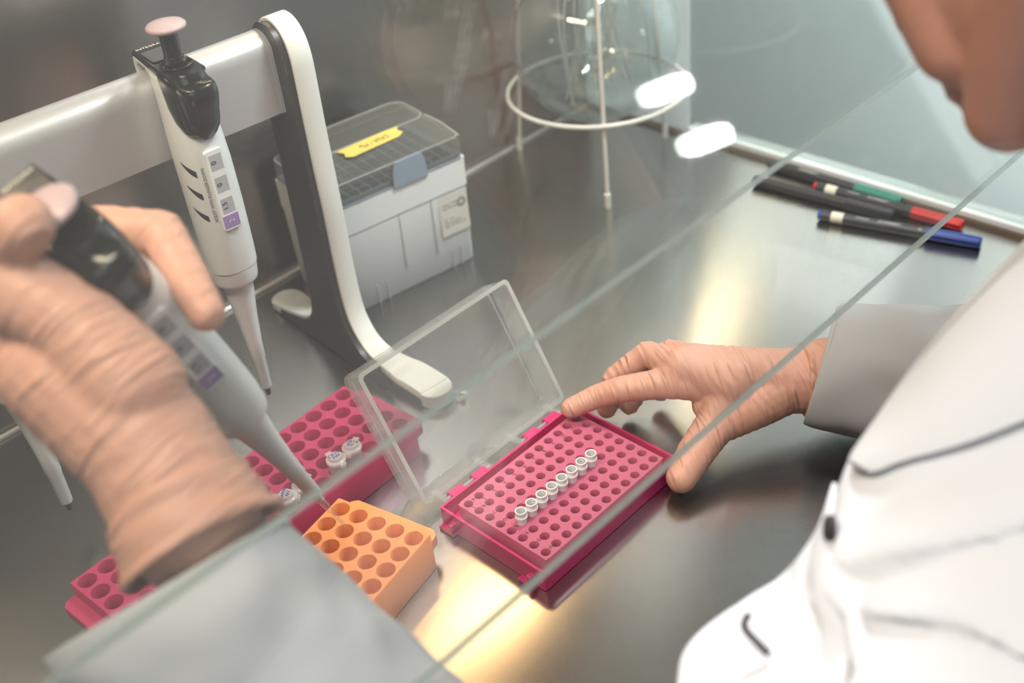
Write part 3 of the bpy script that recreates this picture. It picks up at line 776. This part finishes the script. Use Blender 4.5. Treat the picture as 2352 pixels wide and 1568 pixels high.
# ------------------------------------------------------------------ wire tripod with a round glass flask
WC = V(408, 240, 0)
WS = thing('wire_stand', 'white wire tripod with a ring carrying the round glass flask', 'stand', WC)
feet = [V(385.6, 322.5, 0), V(348.6, 181.6, 0), V(481.2, 221, 0)]
for f in feet:
    d = f - WC; top = WC + d * .66 + V(0, 0, 330)
    lg = obj('leg', G().tube([f + V(0, 0, 1.5), top], 2.0, 12), M['wire'], WS)
    obj('foot_cap', G().tube([f + V(0, 0, .1), f + V(0, 0, 13)], 2.9, 14), M['cream'], lg)
g = G(); R_ = 80
g.tube([WC + V(R_ * math.cos(a), R_ * math.sin(a), 75) for a in [2 * PI * k / 72 for k in range(72)]], 2.2, 12, closed=True)
obj('ring', g, M['wire'], WS)
g = G(); g.tube([WC + V(60 * math.cos(a), 60 * math.sin(a), 322) for a in [2 * PI * k / 60 for k in range(60)]], 2.0, 10, closed=True)
obj('ring', g, M['wire'], WS)
FL = thing('glass_flask', 'round bottomed clear glass flask sitting in the wire ring', 'flask', (WC.x, WC.y, 50))
pf = []
for k in range(0, 15):
    a = -PI / 2 + .02 + (PI / 2 + 1.0) * k / 14; pf.append((74 * math.cos(a), 122 + 74 * math.sin(a)))
pf += [(22, 206), (20, 250), (23, 252), (20, 253), (17.5, 250), (19, 206)]
for k in range(14, -1, -1):
    a = -PI / 2 + .02 + (PI / 2 + 1.0) * k / 14; pf.append((71 * math.cos(a), 122 + 71 * math.sin(a)))
g = G().lathe(pf, 56, Matrix.Translation(WC), cap=False)
obj('vessel', g, M['flask'], FL, smooth=60)
g = G()
for k in range(16):
    a = rnd.uniform(0, 2 * PI); p0 = WC + V(rnd.uniform(-40, 40), rnd.uniform(-40, 40), 70 + rnd.uniform(0, 20))
    p1 = WC + V(10 * math.cos(a), 10 * math.sin(a), 215)
    mid = (p0 + p1) / 2 + V(rnd.uniform(-25, 25), rnd.uniform(-25, 25), rnd.uniform(-20, 20))
    g.tube(catmull([p0, mid, p1], 8), 1.1, 8)
tag(obj('glass_capillaries', g, M['clearedge'], FL), 'bundle of thin clear glass tubes inside', kind='stuff')

# ------------------------------------------------------------------ pens
def pen(label, a, b, capm, plug, band=True, writing=None, roll=0):
    a, b = V(*a, 0), V(*b, 0); d = (b - a).normalized(); L = (b - a).length
    t = thing('marker_pen', label, 'pen', (a.x, a.y, 0), 'marker pens by the side window')
    ang = math.atan2(d.y, d.x); m = frame((a.x, a.y, 4.9), d, d.cross(V(0, 0, -1)), (0, 0, 1))
    r = 4.6; lm = m @ Matrix(((0, 0, 1, 0), (0, 1, 0, 0), (-1, 0, 0, 0), (0, 0, 0, 1)))       # lathe axis z -> local x
    cl = L - 42
    bar_ = obj('barrel', G().lathe([(3.2, 2), (r, 2.5), (r, cl - 4), (r + .1, cl + 2)], 28, lm), M['pen'], t)
    if plug: obj('end_plug', G().lathe([(2, -.5), (3.8, 0), (4.0, 1), (4.0, 7), (r - .1, 7.4)], 28, lm), plug, t)
    if band: obj('paper_band', G().lathe([(r + .15, 11), (r + .15, 21)], 28, lm, cap=False), M['penlabel'], bar_)
    cp = obj('cap', G().lathe([(r, cl), (5.15, cl + .3), (5.15, cl + 30), (4.9, L - 1), (4.4, L)], 28, lm), capm, t)
    g = G().box(cl + 1, L - 1, -1.7, 1.7, 4.4, 6.2, m @ Matrix.Rotation(roll, 4, 'X'))
    g.box(L - 5, L - 1, -1.7, 1.7, 3.4, 5.4, m @ Matrix.Rotation(roll, 4, 'X')); obj('clip', g, capm, cp, smooth=0, bevel=.5)
    g = G()
    if writing:
        def wrap(p):
            q = m.inverted() @ p; an = q.y / r; return m @ V(q.x, (r + .06) * math.sin(an), (r + .06) * math.cos(an))
        for s_, x, sz in writing:
            text(g, s_, sz, m @ Matrix.Translation(V(x, -1.5, 0)) @ Matrix.Rotation(PI, 4, 'Z'), ext=0, proj=wrap)
        obj('lettering', g, M['paleink'], bar_, smooth=0)
    return t
pen('black barrelled marker with a blue cap, nearest of the four', (430.6, 23.9), (463.3, -100.4), M['blue'], M['blue'], True, [('permanent', 36, 1.7), ('Lumocolor', 58, 3.0), ('M', 82, 3.0)], .9)
pen('black barrelled marker with a red cap', (469.5, 51.4), (478.4, -77.5), M['red'], M['red'], True, [('permanent', 36, 1.7), ('Lumocolor', 58, 3.0)], .9)
pen('black barrelled marker with a green cap, along the window bead', (482.5, 106), (485.5, -20.4), M['green'], M['pen'], False, [('Lumocolor', 40, 3.0)], .9)
pen('all black marker lying between the blue capped and red capped ones', (450.5, 100), (462.5, -26), M['pen'], M['pen'], False, None, .6)

# ------------------------------------------------------------------ the pipette in the left hand
held = make_pipette('white pipette held in the gloved left hand, its tip in the orange rack', tip=True, press=14)
HC0 = V(-88, 17.7, 85.3); HA = V(-.36, -.092, .929).normalized()
hy = V(.12, .99, 0); HM = axis_frame(HC0, HA, (1, 0, 0)); hy = (hy - HA * hy.dot(HA)).normalized()
HM = frame(HC0, hy.cross(HA), hy, HA)
held.matrix_world = Matrix.Translation(HC0 * S) @ HM.to_3x3().to_4x4()
held.location = HC0 * S; held.rotation_euler = HM.to_euler()
def hp(x, y, z): return HM @ V(x, y, z)

# ------------------------------------------------------------------ the person
PE = thing('person', 'person in a white lab coat and orange gloves working inside the cabinet', 'person', (20, -400, -320))
fw, lf_ = V(-.5, .86, 0).normalized(), V(-.86, -.5, 0).normalized()
Epx = [(2430, 490, 455), (2352, 590, 450), (2180, 760, 445), (2060, 900, 440), (1958, 1050, 436), (1930, 1110, 434), (1885, 1235, 428), (1800, 1335, 424), (1700, 1400, 420), (1625, 1460, 415), (1600, 1520, 410), (1608, 1600, 405), (1640, 1700, 400)]
Ew = [bd(*q) for q in Epx] + [V(-112, -268, 110), V(-100, -276, 20), V(-85, -285, -120), V(-80, -290, -320)]
wid = [58, 66, 95, 125, 148, 155, 165, 172, 176, 178, 180, 182, 184, 186, 186, 186, 186]
hal = [56, 62, 78, 92, 102, 106, 112, 116, 118, 120, 120, 120, 120, 120, 120, 120, 120]
rings = []; NR = 240; SUB = 10
def dense(vals): return [p.x for p in catmull([(v, 0, 0) for v in vals], SUB)]
Ed, wd_, hd_ = catmull(Ew, SUB), dense(wid), dense(hal)
for i, e in enumerate(Ed):
    c = e - fw * hd_[i]; r = []; q = i / SUB
    for j in range(NR):
        t = 2 * PI * j / NR; cs, sn = math.cos(t), math.sin(t)
        w_ = wd_[i] if sn > 0 else min(wd_[i], 60 - 9 * min(q, 3.4))
        p = c + fw * hd_[i] * math.copysign(abs(cs) ** .95, cs) + lf_ * w_ * math.copysign(abs(sn) ** .92, sn)
        p.z += -.22 * w_ * abs(sn) ** 1.6 * (1 if q < 13 else .4)
        r.append(p)
    rings.append(r)
from mathutils.bvhtree import BVHTree
def ray_dir(px, py): return (CR * ((px - 1176) / FPX) + CD * ((py - 784) / FPX) + CF).normalized()
def bvh():
    vs = [p for r in rings for p in r]; k = len(rings)
    fs = [(a * NR + j, a * NR + (j + 1) % NR, (a + 1) * NR + (j + 1) % NR, (a + 1) * NR + j) for a in range(k - 1) for j in range(NR)]
    return BVHTree.FromPolygons([tuple(v) for v in vs], fs)
def on_coat(b, px, py, off=0.0):
    d = ray_dir(px, py); h = b.ray_cast(tuple(CAM), tuple(d))
    if h[0] is None:
        h = b.find_nearest(tuple(bd(px, py, 430))); return V(h[0]) + (CAM - V(h[0])).normalized() * off
    n = V(h[1]); n = n if n.dot(d) < 0 else -n
    return V(h[0]) + n * off
b0 = bvh()
creases = []
for amp, sg, pts in ((-5.0, 4.5, [(1975, 1352), (2100, 1322), (2230, 1290), (2420, 1245)]), (3.0, 7, [(1880, 1395), (2020, 1385), (2160, 1392), (2300, 1440), (2420, 1500)]),
                     (-4.0, 6, [(1815, 1425), (1930, 1452), (2080, 1478), (2230, 1520), (2400, 1590)]), (2.5, 8, [(1760, 1470), (1900, 1540), (2050, 1580), (2250, 1680)]),
                     (-2.6, 5, [(2010, 1165), (2150, 1120), (2420, 1020)]), (2.4, 8, [(1940, 1265), (2150, 1205), (2420, 1140)]), (-2.5, 5, [(2190, 1400), (2300, 1420), (2420, 1440)])):
    creases.append((amp, sg, catmull([on_coat(b0, *p) for p in pts], 6)))
for i, r in enumerate(rings):
    for j, p in enumerate(r):
        c = Ed[i] - fw * hd_[i]; d = 0
        for amp, sg, pl in creases:
            m_ = min((p - a).length_squared for a in pl); d += 2.3 * amp * math.exp(-m_ / (2 * sg * sg)) if m_ < 9 * sg * sg else 0
        t = j / NR
        if t < .5: d += 2.2 * noise.noise(p * .02) * min(1, t * 12)
        r[j] = p + (p - c).normalized() * d
g = G(); g.loft(rings, True)
coat = obj('lab_coat', g, M['coat'], PE, smooth=80); coat['label'] = 'white cotton lab coat'
b1 = bvh()
# placket: a double band of cloth down the front edge, curling away at the bottom
g = G(); k0 = []
for i in range(5 * SUB, int(14.5 * SUB), 2):
    q = i / SUB; c = Ed[i] - fw * hd_[i]
    lift = 2.2 + 3.5 * math.exp(-((q - 10.6) / 1.3) ** 2)
    pts = []
    for jj, wv in ((0, 1), (4, 1), (8, .9), (12, .75), (17, .6)):
        p = rings[i][jj]; pts.append(p + (p - c).normalized() * (.6 + lift * wv))
    k0.append(pts + [p - (p - c).normalized() * 1.6 for p in reversed(pts)])
g.loft(k0, True); obj('placket', g, M['coat'], coat, smooth=70)
n_ = (CAM - on_coat(b1, 1893, 1216)).normalized()
g = G().lathe([(.2, 1.6), (4.0, 1.4), (4.8, .5), (4.8, -1.5), (2, -2)], 24, axis_frame(on_coat(b1, 1918, 1224, 3.0), (n_ * .22 + fw)))
obj('snap_button', g, M['ink'], coat)
dt_ = (on_coat(b1, 1770, 1490) - CAM).dot(CF) - 4
g = G(); g.tube(catmull([bd(px, py, dt_) for px, py in ((1722, 1408), (1710, 1428), (1713, 1446), (1738, 1474), (1765, 1500))], 5), 1.3, 10)
obj('snap_tape', g, M['ink'], coat)
# turned-down collar, a folded flap from the neck to its point
g = G(); cr = []
for (ax_, ay_), (bx_, by_), lift in (((2460, 480), (2720, 850), 10), ((2352, 585), (2560, 900), 10), ((2262, 672), (2440, 945), 10), ((2175, 760), (2340, 985), 9), ((2105, 842), (2235, 1028), 9), ((2042, 925), (2140, 1058), 8), ((1985, 1005), (2062, 1075), 7), ((1934, 1072), (2012, 1106), 6)):
    pts = []
    for k in range(7):
        t = k / 6; px, py = ax_ + (bx_ - ax_) * t, ay_ + (by_ - ay_) * t
        pts.append(on_coat(b1, px + 14 * (1 - t), py + 10 * (1 - t), 1.5 + lift * (math.sin(PI * min(1, .12 + t * .88)) ** .7) * .8 + (2 if t > .9 else 0)))
    n_ = [(CAM - p).normalized() for p in pts]
    cr.append([p + n * .9 for p, n in zip(pts, n_)] + [p - n * .9 for p, n in reversed(list(zip(pts, n_)))])
g.loft(cr, True); obj('collar', g, M['coat'], coat, smooth=60, subsurf=1)
# sleeves
nL = V(0, -.705, -.712); eL = V(.546, .595, -.59)
LC = V(-212, -82, 192)
ptsL = catmull([LC, LC + nL * 10, V(-205, -106, 165), V(-194, -133, 131), V(-181, -164, 98), V(-178, -215, 70), V(-172, -285, 58), V(-120, -350, 48), V(-60, -380, 40)], 6)
kL = len(ptsL)
def fold(p, amp): return amp * (noise.noise(V(p) * .028) + .5 * noise.noise(V(p) * .06 + V(5, 5, 5)))
def sleeve(name, pts, rr, hint, amp, par):
    g = G(); g.tube(pts, rr, 48, cap=False, flat=hint)
    n = 48
    for i, p in enumerate(g.v):
        row = i // n; c = pts[row]; d = (p - c).normalized()
        g.v[i] = p + d * fold(p, amp) * min(1, row / 8)
    return obj(name, g, M['coat'], par, smooth=80, solid=1.1, subsurf=1)
rl = []
for i in range(kL):
    t = i / (kL - 1); rl.append((51 - 3 * min(1, t * 5) + 6 * max(0, t - .45) / .55, 33 + 12 * min(1, t * 3) + 6 * max(0, t - .45) / .55))
sleeve('left_sleeve', ptsL, rl, eL, 5, coat)
nR = V(.431, -.936, -.096).normalized(); RC = V(205.5, -112.5, 51.5)
ptsR = catmull([RC, RC + nR * 10, RC + V(.47, -.88, -.01) * 45, RC + V(.47, -.88, -.02) * 95, V(285, -265, 54), V(283, -315, 90), V(240, -350, 150)], 6)
kR = len(ptsR); rr_ = []
for i in range(kR):
    t = i / (kR - 1); rr_.append((38 + 16 * t, 27 + 13 * min(1, t * 2) + 16 * t))
sleeve('right_sleeve', ptsR, rr_, V(.546, .595, -.59), 4, coat)
g = G()
tmp = G(); q = [RC + nR * (9 + .4 * k) for k in range(2)]
tmp.tube(q, [(38.6, 27.6)] * 2, 90, cap=False, flat=(.546, .595, -.59))
for j in range(0, 90):
    a, b = tmp.v[j], tmp.v[(j + 1) % 90]
    g.tube([a.lerp(b, .15), a.lerp(b, .75)], .22, 6)
tag(obj('hem_stitching', g, M['grey'], coat, smooth=0))

# head frame
uh = V(.398, .632, .666).normalized(); fh = V(-.045, .737, -.672); fh = (fh - uh * fh.dot(uh)).normalized(); lh = uh.cross(fh)
HS = .87
HC = bd(2325, 300, 425) + (uh * 105 - fh * 72) * HS
def hd(l, f, u): return HC + (lh * l + fh * f + uh * u) * HS
HMX = Matrix((lh, fh, uh)).transposed().to_4x4()
g = G()
g.ellipsoid(HC, 61, 75, 70, HMX); g.ellipsoid(hd(0, 30, -45), 49, 45, 54, HMX)
for s_ in (-1, 1):
    g.capsule(hd(s_ * 54, 5, -62), 17, hd(s_ * 14, 66, -99), 13)
    g.capsule(hd(s_ * 34, 60, -36), 20, hd(s_ * 24, 66, -66), 17)
    g.capsule(hd(s_ * 12, 80, 8), 9, hd(s_ * 44, 62, 10), 10)
    g.capsule(hd(s_ * 30, 72, -10), 10.5, hd(s_ * 33, 71, -10), 10.5)
    g.capsule(hd(s_ * 4, 86, -70), 6, hd(s_ * 17, 78, -70), 4.5); g.capsule(hd(s_ * 4, 86, -79), 6, hd(s_ * 15, 78, -78), 4.5)
    g.capsule(hd(s_ * 7, 88, -46), 6.5, hd(s_ * 5, 90, -46), 6.5)
    g.capsule(hd(s_ * 68, -8, 0), 8, hd(s_ * 68, -2, -32), 6); g.capsule(hd(s_ * 72, -14, -2), 5, hd(s_ * 71, -12, -24), 5)
g.capsule(hd(0, 82, 2), 7, hd(0, 97, -36), 8.5); g.capsule(hd(0, 97, -36), 8.5, hd(0, 90, -46), 6)
g.capsule(hd(0, 70, -98), 15, hd(0, 72, -96), 15); g.capsule(hd(-10, 82, -66), 5, hd(10, 82, -66), 5)
nb = Ew[0] - fw * 58 - V(0, 0, 6); BC = Ew[7] - fw * 118 - V(0, 0, 60)
g.capsule(hd(0, -22, -50), 50, nb + V(0, 0, 0), 46); g.capsule(nb, 44, BC, 60)
g.capsule(BC, 60, V(10, -390, -160), 80)
WLh = bd(345, 1030, 437)
g.capsule(BC + lf_ * 50, 45, V(-100, -390, 60), 38); g.capsule(V(-100, -390, 60), 38, V(-150, -350, 66), 36); g.capsule(V(-150, -350, 66), 36, V(-178, -240, 66), 38)
g.capsule(V(-178, -240, 66), 36, V(-194, -110, 160), 27); g.capsule(V(-194, -110, 160), 26, WLh, 22)
g.capsule(BC - lf_ * 50, 45, V(230, -350, 140), 38); g.capsule(V(230, -350, 140), 36, V(283, -270, 60), 30)
g.capsule(V(283, -270, 60), 30, V(222, -150, 46), 24); g.capsule(V(222, -150, 46), 23, V(190, -98, 42), 18)
remeshed('body', g, M['skin'], 2.6, 6, PE)
g = G()
for ph in range(0, 1):
    g.ellipsoid(hd(0, -14, 14), 69, 79, 75, HMX)
g.capsule(hd(0, -62, -20), 40, hd(0, -72, -60), 34)
hr = remeshed('hair', g, M['hair'], 3, 6, PE, disp=lambda p, n: 3 * noise.noise(p * .08))

# loose curls beside the neck, which the sash mirrors
g = G()
nP = (PB.to_3x3() @ V(0, -1, 0)).normalized(); oP = PB @ V(0, -2.5, 0)
for i in range(300):
    cx = rnd.gauss(1320, 95); cy = rnd.gauss(120, 85)
    if cy > 290 or cx < 1080 or cx > 1540: continue
    L = rnd.uniform(50, 130); a = rnd.gauss(math.radians(105 if cx < 1330 else 155), .4); kk = rnd.gauss(.7, .6); dd = rnd.uniform(660, 730)
    if rnd.random() < .25: a = rnd.uniform(0, PI)
    pts = []
    for j in range(7):
        t = j / 6 - .5
        q = bd(cx + math.cos(a + kk * t) * L * t, cy + math.sin(a + kk * t) * L * t, dd + 6 * math.sin(5 * t + i))
        pts.append(q - nP * (2 * (q - oP).dot(nP)))
    g.tube(pts, .10, 4)
cu_ = tag(obj('curls', g, M['lithair'], hr, smooth=0), 'loose curls', kind='stuff')

# right glove
J = dict(wr=(191.8, -101, 42), pa=(160, -76, 50), iM=(138.1, -49, 50), iP=(119, -23.1, 44), iD=(111, -9.5, 37), iT=(97.3, 2.2, 30),
         mM=(145.4, -50, 60), mP=(148.6, -20.1, 52), mD=(134.2, -4.2, 34), mT=(127.2, -1.7, 12), rM=(157.1, -53.2, 58), rP=(161.7, -29.1, 50), rD=(151.2, -14.3, 28), rT=(139.1, -11.3, 12),
         pM=(171.1, -58, 50), pP=(173, -38, 40), pD=(168, -26, 24), pT=(162, -20, 12), tC=(168, -92, 36), tM=(140.3, -79.2, 28), tI=(119.9, -79.6, 20), tT=(103, -81.5, 13))
J = {k: V(v) for k, v in J.items()}
def wrinkles(axis_fn, amp):
    def f(p, n):
        s_, w = axis_fn(p)
        if w <= 0: return 0
        q = s_ * .62 + 1.6 * noise.noise(p * .05) + .5 * noise.noise(p * .11)
        return amp * w * (abs(math.sin(q)) ** 3) * (.55 + .6 * noise.noise(p * .04 + V(9, 2, 4)))
    return f
def hand(g, J, rw, r0):
    for a, ra, b, rb in (('wr', rw, 'iM', r0 + 2), ('wr', rw, 'mM', r0 + 2), ('wr', rw * .95, 'rM', r0 + 1.5), ('wr', rw * .85, 'pM', r0 + .5), ('pa', rw * .85, 'mM', r0 + 2.5),
                         ('iM', r0 + 1.5, 'iP', r0), ('iP', r0, 'iD', r0 - .8), ('iD', r0 - .8, 'iT', r0 - 1.9), ('mM', r0 + 1.5, 'mP', r0 + .2), ('mP', r0 + .2, 'mD', r0 - .6), ('mD', r0 - .6, 'mT', r0 - 1.7),
                         ('rM', r0 + 1, 'rP', r0 - .2), ('rP', r0 - .2, 'rD', r0 - .9), ('rD', r0 - .9, 'rT', r0 - 1.9), ('pM', r0, 'pP', r0 - 1.2), ('pP', r0 - 1.2, 'pD', r0 - 1.8), ('pD', r0 - 1.8, 'pT', r0 - 2.5),
                         ('wr', rw * .95, 'tC', r0 + 8), ('tC', r0 + 8, 'tM', r0 + 3.6), ('pa', rw * .7, 'tM', r0 + 2.5), ('tM', r0 + 4, 'tI', r0 + 3), ('tI', r0 + 3, 'tT', r0 + 1)):
        g.capsule(J[a], ra, J[b], rb)
g = G(); hand(g, J, 20.5, 8.6)
g.capsule(J['iM'], 11, J['mM'], 11); g.capsule(J['mM'], 11, J['rM'], 10.5); g.capsule(J['rM'], 10.5, J['pM'], 9.5)
g.capsule(J['pa'], 14, J['tM'] + V(6, 12, 6), 8)
cuffR = V(201.5, -113, 42)
g.capsule(J['wr'], 20.8, cuffR, 22.5)
ax = (cuffR - J['tT']).normalized()
def axR(p):
    s_ = (p - J['tT']).dot(V(.77, -.45, .25)); w = min(1, max(.35, (p.x - 112) / 40)); return s_, w
gr = remeshed('glove', g, M['glove'], 1.1, 7, PE, disp=wrinkles(axR, .8)); gr['label'] = 'orange glove on the right hand resting on the magenta rack'
g = G(); d = (cuffR - J['wr']).normalized()
fm = axis_frame(cuffR, d, (0, 0, 1)); rg = []
for s_, r in ((-9, 22.2), (-6, 24.2), (-3.5, 22.9), (-1, 24.6), (3, 25.4), (8, 26.2), (8.6, 25), (3, 24), (-4, 21.5)):
    rg.append([fm @ V((r + .8 * math.sin(3 * t + s_) + .5 * math.sin(7 * t)) * math.cos(t), (r + .8 * math.sin(3 * t + s_)) * math.sin(t), s_ + 1.2 * math.sin(2 * t)) for t in [2 * PI * k / 48 for k in range(48)]])
g.loft(rg, False, loop=True); obj('cuff', g, M['glove'], gr, smooth=80, subsurf=1)

# left glove round the pipette
J = dict(wr=WLh, pa=bd(160, 720, 462), tC=bd(150, 850, 440), tM=bd(-60, 690, 436), tI=bd(-50, 590, 424), tT=bd(52, 518, 411),
         iM=bd(90, 520, 508), iP=bd(372, 535, 492), iD=bd(432, 640, 478), iT=bd(474, 718, 464),
         mM=hp(-26, 20, 178), mP=hp(2, 29, 168), mD=hp(15, 24, 158), mT=hp(14, 20, 146), rM=hp(-27, 20, 158), rP=hp(0, 28, 148), rD=hp(12, 23, 138), rT=hp(11, 19, 128),
         pM=hp(-27, 18, 140), pP=hp(-4, 25, 130), pD=hp(8, 21, 122), pT=hp(9, 17, 112))
J = {k: V(v) for k, v in J.items()}
cuffL = bd(432, 1185, 433)
g = G(); hand(g, J, 25, 9.8)
g.capsule(bd(20, 655, 424), 16, bd(165, 740, 428), 17); g.capsule(bd(165, 740, 428), 17, bd(300, 890, 432), 21); g.capsule(J['tC'], 24, bd(60, 690, 452), 18); g.capsule(bd(60, 690, 452), 18, bd(60, 610, 450), 15); g.capsule(J['tM'], 17, J['tI'], 14); g.capsule(J['tI'], 13.5, J['tT'], 11.5)
g.capsule(J['wr'], 25.5, cuffL, 27.5); g.capsule(J['wr'], 26, J['tC'], 25); g.capsule(J['iM'], 13, J['mM'], 14); g.capsule(J['mM'], 14, J['pM'], 13)
def axL(p):
    s_ = (p - cuffL).dot((J['tC'] - cuffL).normalized()); return s_ * .55, .9
gl = remeshed('glove', g, M['gloveleft'], 1.3, 8, PE, disp=wrinkles(axL, .55)); gl['label'] = 'orange glove on the left hand gripping a pipette'
g = G(); d = (cuffL - J['wr']).normalized(); fm = axis_frame(cuffL, d, (1, 0, 0)); rg = []
for s_, r in ((-12, 27.5), (-8, 29.6), (-4, 29.0), (0, 30.2), (5, 30.8), (8, 31.6), (9.6, 33.0), (12, 33.4), (13.4, 32.2), (12.4, 30.6), (9, 29.8), (2, 29), (-6, 27)):
    rg.append([fm @ V((r + 1.0 * math.sin(3 * t + s_ * .5)) * math.cos(t), (r + 1.0 * math.sin(3 * t + s_ * .5)) * .95 * math.sin(t), s_ + 1.6 * math.sin(2 * t + 1)) for t in [2 * PI * k / 48 for k in range(48)]])
g.loft(rg, False, loop=True); obj('cuff', g, M['gloveleft'], gl, smooth=80, subsurf=1)

# ------------------------------------------------------------------ light
def area(name, loc, target, sx, sy, power, col):
    l = bpy.data.lights.new(name, 'AREA'); l.shape = 'RECTANGLE'; l.size = sx * S; l.size_y = sy * S; l.energy = power; l.color = col
    o = bpy.data.objects.new(name, l); COL.objects.link(o); o.location = V(loc) * S
    o.rotation_euler = (V(target) - V(loc)).to_track_quat('-Z', 'Y').to_euler(); return o
area('hood_lamp', (-300, 60, 748), (-120, 90, 0), 420, 110, 8.5, (1, .83, .60))
area('fill_light_right', (330, -10, 720), (330, -50, 40), 160, 60, 14, (.97, .98, 1))  # added fill inside the hood to brighten the corner panel and sleeve
area('hood_lamp_warm', (246, 319, 535), (150, 0, 180), 200, 34, .8, (1, .62, .28))
area('room_light', (-1050, -1250, 1150), (50, 0, 100), 1200, 800, 14, (1, .985, .97))
area('fill_light_high', (-380, -400, 1550), (100, -120, 60), 700, 500, 21, (1, .99, .98))  # extra fill from above, added to brighten the sleeves
area('lab_fill', (800, -500, 1500), (1500, 300, 300), 700, 700, 9, (.95, .98, 1))  # added, aimed at the far wall to brighten the view through the window
area('panel_fill', (900, 300, 330), (496, 262, 100), 260, 260, .35, (.96, .98, 1))  # added behind the corner panel so that it shines through
area('far_wall_fill', (1000, -300, 300), (1500, -180, 300), 900, 900, 28, (.95, .98, 1))  # added to brighten the far wall alone
area('patch_fill_warm', (965, 545, 700), (250, 30, 0), 110, 110, .65, (1, .76, .46))  # added outside the window to throw the upper warm patch on the steel
# two lamp heads of the room, mirrored in the sash
def lamp_head(px, py, dist, label, th=20.0):
    n = V(0, -math.cos(math.radians(th)), math.sin(math.radians(th)))
    d = (CR * ((px - 1176) / FPX) + CD * ((py - 784) / FPX) + CF).normalized()
    p0 = PB @ V(0, -2.5, 0); h = CAM + d * ((p0 - CAM).dot(n) / d.dot(n)); r = d - 2 * d.dot(n) * n
    c = h + r * dist; L = dist + (h - CAM).length
    w, hh = 100 / FPX * L, 46 / FPX * L
    rx = (CR * .93 - CD * .37); rx = rx - 2 * rx.dot(n) * n; rx = (rx - r * rx.dot(r)).normalized()
    f_ = frame(c, rx, r.cross(rx), -r)
    t = thing('room_lamp', label, 'lamp', c, 'lamps of the room seen in the glass')
    g = G().prism(rrect(-w / 2 - 6, w / 2 + 6, -hh / 2 - 6, hh / 2 + 6, 14), -40, 0, f_ @ Matrix.Identity(4)); obj('lamp_housing', g, M['white'], t, smooth=0)
    g = G().prism(rrect(-w / 2, w / 2, -hh / 2, hh / 2, hh * .36), .5, 6, f_); obj('lamp_diffuser', g, emit('lamp_glow', (.95, .98, 1), 60), t, smooth=0)
lamp_head(1540, 205, 1050, 'rounded white lamp glowing in the glass, upper of two')
lamp_head(1632, 320, 1050, 'rounded white lamp glowing in the glass, lower of two')
# the lab beyond the side window
struct('wall_far', G().box(1500, 1520, -1000, 1500, -900, 1800), M['lab'], smooth=0)

w = bpy.data.worlds.new('World'); SC.world = w; w.use_nodes = True
bg = w.node_tree.nodes['Background']; bg.inputs[0].default_value = (.90, .95, 1.0, 1); bg.inputs[1].default_value = .21
SC.view_settings.view_transform = 'Standard'; SC.view_settings.look = 'None'; SC.view_settings.gamma = 1; SC.view_settings.use_curve_mapping = False
SC.view_settings.exposure = -0.30
cy = SC.cycles
cy.use_denoising = True; cy.use_adaptive_sampling = True; cy.adaptive_threshold = .07; cy.max_bounces = 6; cy.transparent_max_bounces = 20; cy.glossy_bounces = 3; cy.diffuse_bounces = 2; cy.transmission_bounces = 4
cy.caustics_reflective = False; cy.caustics_refractive = False; cy.sample_clamp_indirect = 6
